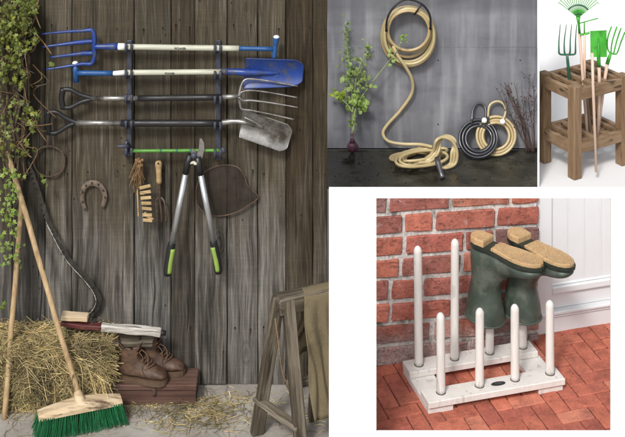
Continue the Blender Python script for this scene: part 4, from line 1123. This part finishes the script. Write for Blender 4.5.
def herb(cx, cy, sx, sy, n, s0, s1, tint, out=.10):
    for _ in range(n): leaf(mb, T2(random.gauss(cx, sx), random.gauss(cy, sy), out+U(-.04, .05)), S2*U(s0, s1)*1.25, jit(tint, .3), HERB)
herb(346.5, 33, 1.8, 8, 42, .8, 2.0, (.62, .70, .5), .06); herb(348, 52, 2.2, 6, 20, 1, 2.4, (.7, .78, .5), .06)
herb(355, 70, 6, 9, 62, 1.5, 4.0, (1, 1, 1)); herb(357, 80, 6, 6, 34, 2, 4.4, (1.1, 1.1, 1)); herb(367.5, 50, 2, 6, 26, 1, 2.2, (.85, .95, .6), .06)
herb(359, 104, 6, 5, 44, 2, 4.2, (1.1, 1.2, .8)); herb(339, 96, 4, 3, 20, 2, 4.5, (1.3, 1.25, .5)); herb(390, 58, 3, 4, 9, 1.6, 3.4, (1.2, 1.3, 1.1)); herb(402, 38, 2.4, 2.4, 22, 1, 2.0, (1, 1.1, .6), .13); herb(353, 120, 2, 5, 10, 1.5, 3, (1, 1.1, .7))
mb.build('foliage', M['herb'], on)

# dry twigs by the divider
tw = thing('dry_twigs', 'thin bare reddish twigs growing at the foot of the zinc wall', 'shrub', G2(531, 152, 0))
mb = MB()
for i in range(12):
    x0 = U(526, 536); pts = [(x0, 152, .06)]; xx, yy = x0, 152; aim = U(-.75, .12)
    for k in range(6): yy -= U(8, 15); xx += aim*8+U(-2, 2); pts.append((min(xx, 534), yy, .05+U(-.02, .03)))
    q = spline([T2(*p) for p in pts if p[1] > 72], 4); mb.tube(q, [.0028*(1-.7*j/len(q)) for j in range(len(q))], 5)
    for k in range(7):
        c = q[int(len(q)*U(.3, .95))]; mb.tube([c, c+Vector((U(-.05, .02), U(-.02, .02), U(.01, .06)))], .0012, 4)
        mb.ball(c+Vector((U(-.03, .01), 0, U(0, .03))), .0035, (1, 1, 1.3), 4)
mb.build('stem', M['twig'], tw)
mb = MB()
for _ in range(70):
    p = G2(U(333, 534), U(152, 187), .003); leaf(mb, p, U(.005, .014), jit((.35, .25, .15), .5), HERB, Vector((0, 0, 1)), .4)
lt = mb.build('leaf_litter', M['twig']); lt['kind'] = 'stuff'; tag(lt, 'tiny dead leaves scattered on the dark wet floor', 'leaf litter')

# ================================================================== tool stand
PS = R(31); OS = Vector((1.432, 1.292, ZP)); us_ = Vector((math.cos(PS), math.sin(PS), 0)); vs_ = Vector((-math.sin(PS), math.cos(PS), 0))
ROS = Matrix((us_, vs_, Vector((0, 0, 1)))).transposed()
def QS(u, v, z): return OS+us_*u+vs_*v+Vector((0, 0, z))
st = thing('tool_stand', 'brown hardwood tool stand with slatted top and lower shelf', 'tool stand', QS(.2, .2, 0))
PW, HS, WU, DV = .056, .505, .410, .306
for u in (0, WU-PW):
    for v in (0, DV-PW):
        m2 = MB(); m2.box(QS(u+PW/2, v+PW/2, HS/2), (PW, PW, HS), ROS, bev=.003); m2.build('post', M['stand'], st)
for z in (HS-.045, .168):
    h = .062
    for v in (PW*.24, DV-PW*.24):
        m2 = MB(); m2.box(QS(WU/2, v, z), (WU-2*PW-.002, .026, h), ROS, bev=.002); m2.build('rail', M['stand_x'], st)
    for u in (PW*.24, WU-PW*.24):
        m2 = MB(); m2.box(QS(u, DV/2, z), (.026, DV-2*PW-.002, h), ROS @ Matrix.Rotation(0, 3, 'Z'), bev=.002); m2.build('rail', M['stand_x'], st)
    for i in range(3):
        m2 = MB(); m2.box(QS(WU/2, PW*.24+.06+i*.062, z+.004), (WU-PW*.6, .030, .020), ROS, bev=.002); m2.build('slat', M['stand_x'], st)
    for i in range(4):
        m2 = MB(); m2.box(QS(.075+i*.088, DV/2, z+.025), (.028, DV-PW*.6, .020), ROS, bev=.002); m2.build('cross_slat', M['stand_x'], st)

def T3(px, py, d): return P(px, py, d)
DS = 7.46
def sx(n): return n*K*DS
def wood_pole(parent, pts, r, name='handle', mat=None):
    m2 = MB(); m2.tube(pts, r, 12); m2.build(name, mat or M['pink_wood'], parent)
# dark green fork
f1 = thing('garden_fork', 'dark green four tined garden fork standing tines up in the wooden stand', 'garden fork', T3(569, 84, DS), 'tools in the wooden stand')
m2 = MB()
for tx, rx_ in ((560.4, 558.9), (566.5, 564.3), (571.7, 570.2), (576.7, 575.5)):
    m2.tube(spline([T3(567.2, 54.5, DS), T3((567.2+rx_)/2, 54.6, DS), T3(rx_+(.6 if rx_ < 567 else -.6), 53.8, DS), T3(rx_, 50, DS), T3(rx_+.1, 40, DS+.012), T3(tx, 24.3, DS+.02)], 5), [sx(.95)]*14+[sx(.9-.05*i) for i in range(12)], 7)
m2.build('head', M['dkgreen'], f1)
m2 = MB(); m2.tube([T3(567, 54, DS), T3(567.6, 60, DS), T3(570, 86, DS)], [sx(1.2), sx(1.5), sx(1.7)], 10); m2.build('socket', M['dkgreen'], f1)
wood_pole(f1, [T3(570, 85, DS), T3(575.5, 142, DS+.02)], sx(1.6))
# leaf rake
f2 = thing('leaf_rake', 'light green fan shaped leaf rake rising highest from the stand', 'rake', T3(583, 84, DS), 'tools in the wooden stand')
m2 = MB(); apex = (578.2, 17.5)
for i in range(17):
    a = R(-52+104*i/16)
    L1 = 27
    def rp_(r): return T3(apex[0]+r*math.sin(a), apex[1]-r*math.cos(a), DS-.03+(.00 if r < 20 else 0))
    q = [rp_(1+2.6*k) for k in range(10)]; e = rp_(26); q += [e+Vector((0, -.012, -.008))]
    m2.tube(q, sx(.42), 5)
m2.build('tines', M['brgreen'], f2)
m2 = MB()
for rr, w in ((12.5, .8), (4.2, .9)):
    m2.tube([T3(apex[0]+rr*math.sin(R(a)), apex[1]-rr*math.cos(R(a)), DS-.034) for a in range(-50, 51, 5)], sx(w), 6)
m2.build('spreader', M['dkgreen'], f2)
m2 = MB(); m2.tube([T3(578.2, 17, DS-.03), T3(578.4, 21, DS-.025), T3(579, 26, DS-.02), T3(579.6, 34, DS-.01)], [sx(2.4), sx(1.5), sx(1.2), sx(1.4)], 10); m2.build('socket', M['brgreen'], f2)
wood_pole(f2, [T3(579.5, 33, DS-.01), T3(583, 80, DS), T3(588.5, 148, DS+.02)], sx(1.5))
# hoe
f3 = thing('draw_hoe', 'bright green long toothed hoe standing between the rake and the spade', 'hoe', T3(586, 84, DS), 'tools in the wooden stand')
m2 = MB(); m2.tube([T3(579.8, 23.2, DS-.05), T3(590, 20.4, DS-.05), T3(598, 18.3, DS-.05)], sx(.6), 6)
m2.tube([T3(584.4, 22, DS-.05), T3(584.4, 34, DS-.03)], sx(.7), 6)
m2.tube(spline([T3(580, 34.5, DS-.03), T3(585, 34, DS-.03), T3(589.5, 32.5, DS-.03)], 4), sx(1.2), 8); m2.build('head', M['brgreen'], f3)
wood_pole(f3, [T3(584.6, 34, DS-.03), T3(584.4, 80, DS+.03), T3(593, 148, DS+.05)], sx(1.3))
# green spade
f4 = thing('garden_spade', 'bright green square bladed spade standing blade up in the stand', 'spade', T3(599, 84, DS), 'tools in the wooden stand')
m2 = MB(); D4 = DS-.03
for sg in (0, .003):
    m2.sheet(lambda i, j: T3(590.2+16.4*i+(.3*j), 30.6+26.5*j+(.8*(1-i))*(1-j), D4-.012*math.sin(math.pi*i)+.020*(1-j)+sg), 14, 10)
m2.tube([T3(590.2+16.4*i/12, 30.6+.8*(1-i/12), D4-.012*math.sin(math.pi*i/12)+.0215) for i in range(13)], .0028, 6)
m2.build('blade', M['brgreen'], f4)
m2 = MB(); m2.tube([T3(598.4, 38, D4-.012+.014), T3(598.5, 50, D4-.014), T3(598.6, 58, D4-.006), T3(599, 66.5, D4+.004)], [sx(.5), sx(1.4), sx(1.9), sx(1.9)], 10); m2.build('socket', M['brgreen'], f4)
wood_pole(f4, [T3(599, 66, D4+.004), T3(599.4, 84, DS), T3(598, 148, DS+.02)], sx(1.7))
# right fork
f5 = thing('garden_fork', 'bright green garden fork with slanting tines at the right of the stand', 'garden fork', T3(605, 84, DS), 'tools in the wooden stand')
m2 = MB()
for pts in (((611.6, 26.5), (608.2, 36), (607.2, 44), (608, 50), (610.2, 53)), ((617, 26.5), (613.2, 38), (611.5, 46), (611, 53.3)), ((621, 28), (617, 40), (615, 48), (613.5, 53.2), (611, 53.5)), ((624.9, 32), (621, 42), (618, 51), (616, 54), (611, 53.5))):
    m2.tube(spline([T3(x, y, DS+.02) for x, y in pts], 5), sx(.75), 7)
m2.build('head', M['brgreen'], f5)
m2 = MB(); m2.tube([T3(610.8, 53, DS+.02), T3(609, 58, DS+.02), T3(607.2, 64, DS+.02)], [sx(1.2), sx(1.9), sx(1.9)], 10); m2.build('socket', M['brgreen'], f5)
wood_pole(f5, [T3(607.3, 63.5, DS+.02), T3(604, 84, DS+.03), T3(596, 146, DS+.03)], sx(1.7))
m2 = MB(); m2.tube([T3(592.3, 53, DS-.12), T3(593, 84, DS-.115), T3(596.2, 172, 7.30)], [sx(1.5), sx(1.5), sx(1.3)], 12)  # single tool handle standing upright before the stand
tag(m2.build('wooden_handle', M['pink_wood']), 'pale wooden tool handle standing in front of the stand down to the floor', 'tool handle', 'tools in the wooden stand')

# ================================================================== light and camera
W = bpy.data.worlds.new('World'); SC.world = W; W.use_nodes = True
nt = W.node_tree; bg = nt.nodes['Background']
sky = nt.nodes.new('ShaderNodeTexSky'); sky.sky_type = 'NISHITA'; sky.sun_disc = False
EL, AZ = 44, 20
sky.sun_elevation = R(EL); sky.sun_rotation = R(180+AZ); sky.dust_density = 4.0; sky.air_density = 1.0
hsv = nt.nodes.new('ShaderNodeHueSaturation'); hsv.inputs['Saturation'].default_value = .3
nt.links.new(sky.outputs[0], hsv.inputs['Color']); nt.links.new(hsv.outputs[0], bg.inputs[0]); bg.inputs[1].default_value = .15
sl = bpy.data.lights.new('sun', 'SUN'); sl.energy = 2.4; sl.angle = R(9); sl.color = (1, .97, .93)
so3 = bpy.data.objects.new('sun', sl); C.objects.link(so3)
to_sun = Vector((-math.sin(R(AZ))*math.cos(R(EL)), -math.cos(R(AZ))*math.cos(R(EL)), math.sin(R(EL))))
so3.rotation_euler = (-to_sun).to_track_quat('-Z', 'Y').to_euler(); so3.location = to_sun*8

cam = bpy.data.cameras.new('camera'); co = bpy.data.objects.new('camera', cam); C.objects.link(co)
co.location = (0, -6, ZC); co.rotation_euler = (R(90), 0, 0)
cam.sensor_width = 36; cam.lens = 36/(625*K); cam.shift_y = -(397+218.5)/625; cam.clip_end = 500
SC.camera = co
SC.view_settings.view_transform = 'Standard'; SC.view_settings.look = 'None'; SC.view_settings.exposure = 0
SC.render.resolution_x, SC.render.resolution_y = 1024, 716
SC.cycles.use_denoising = True
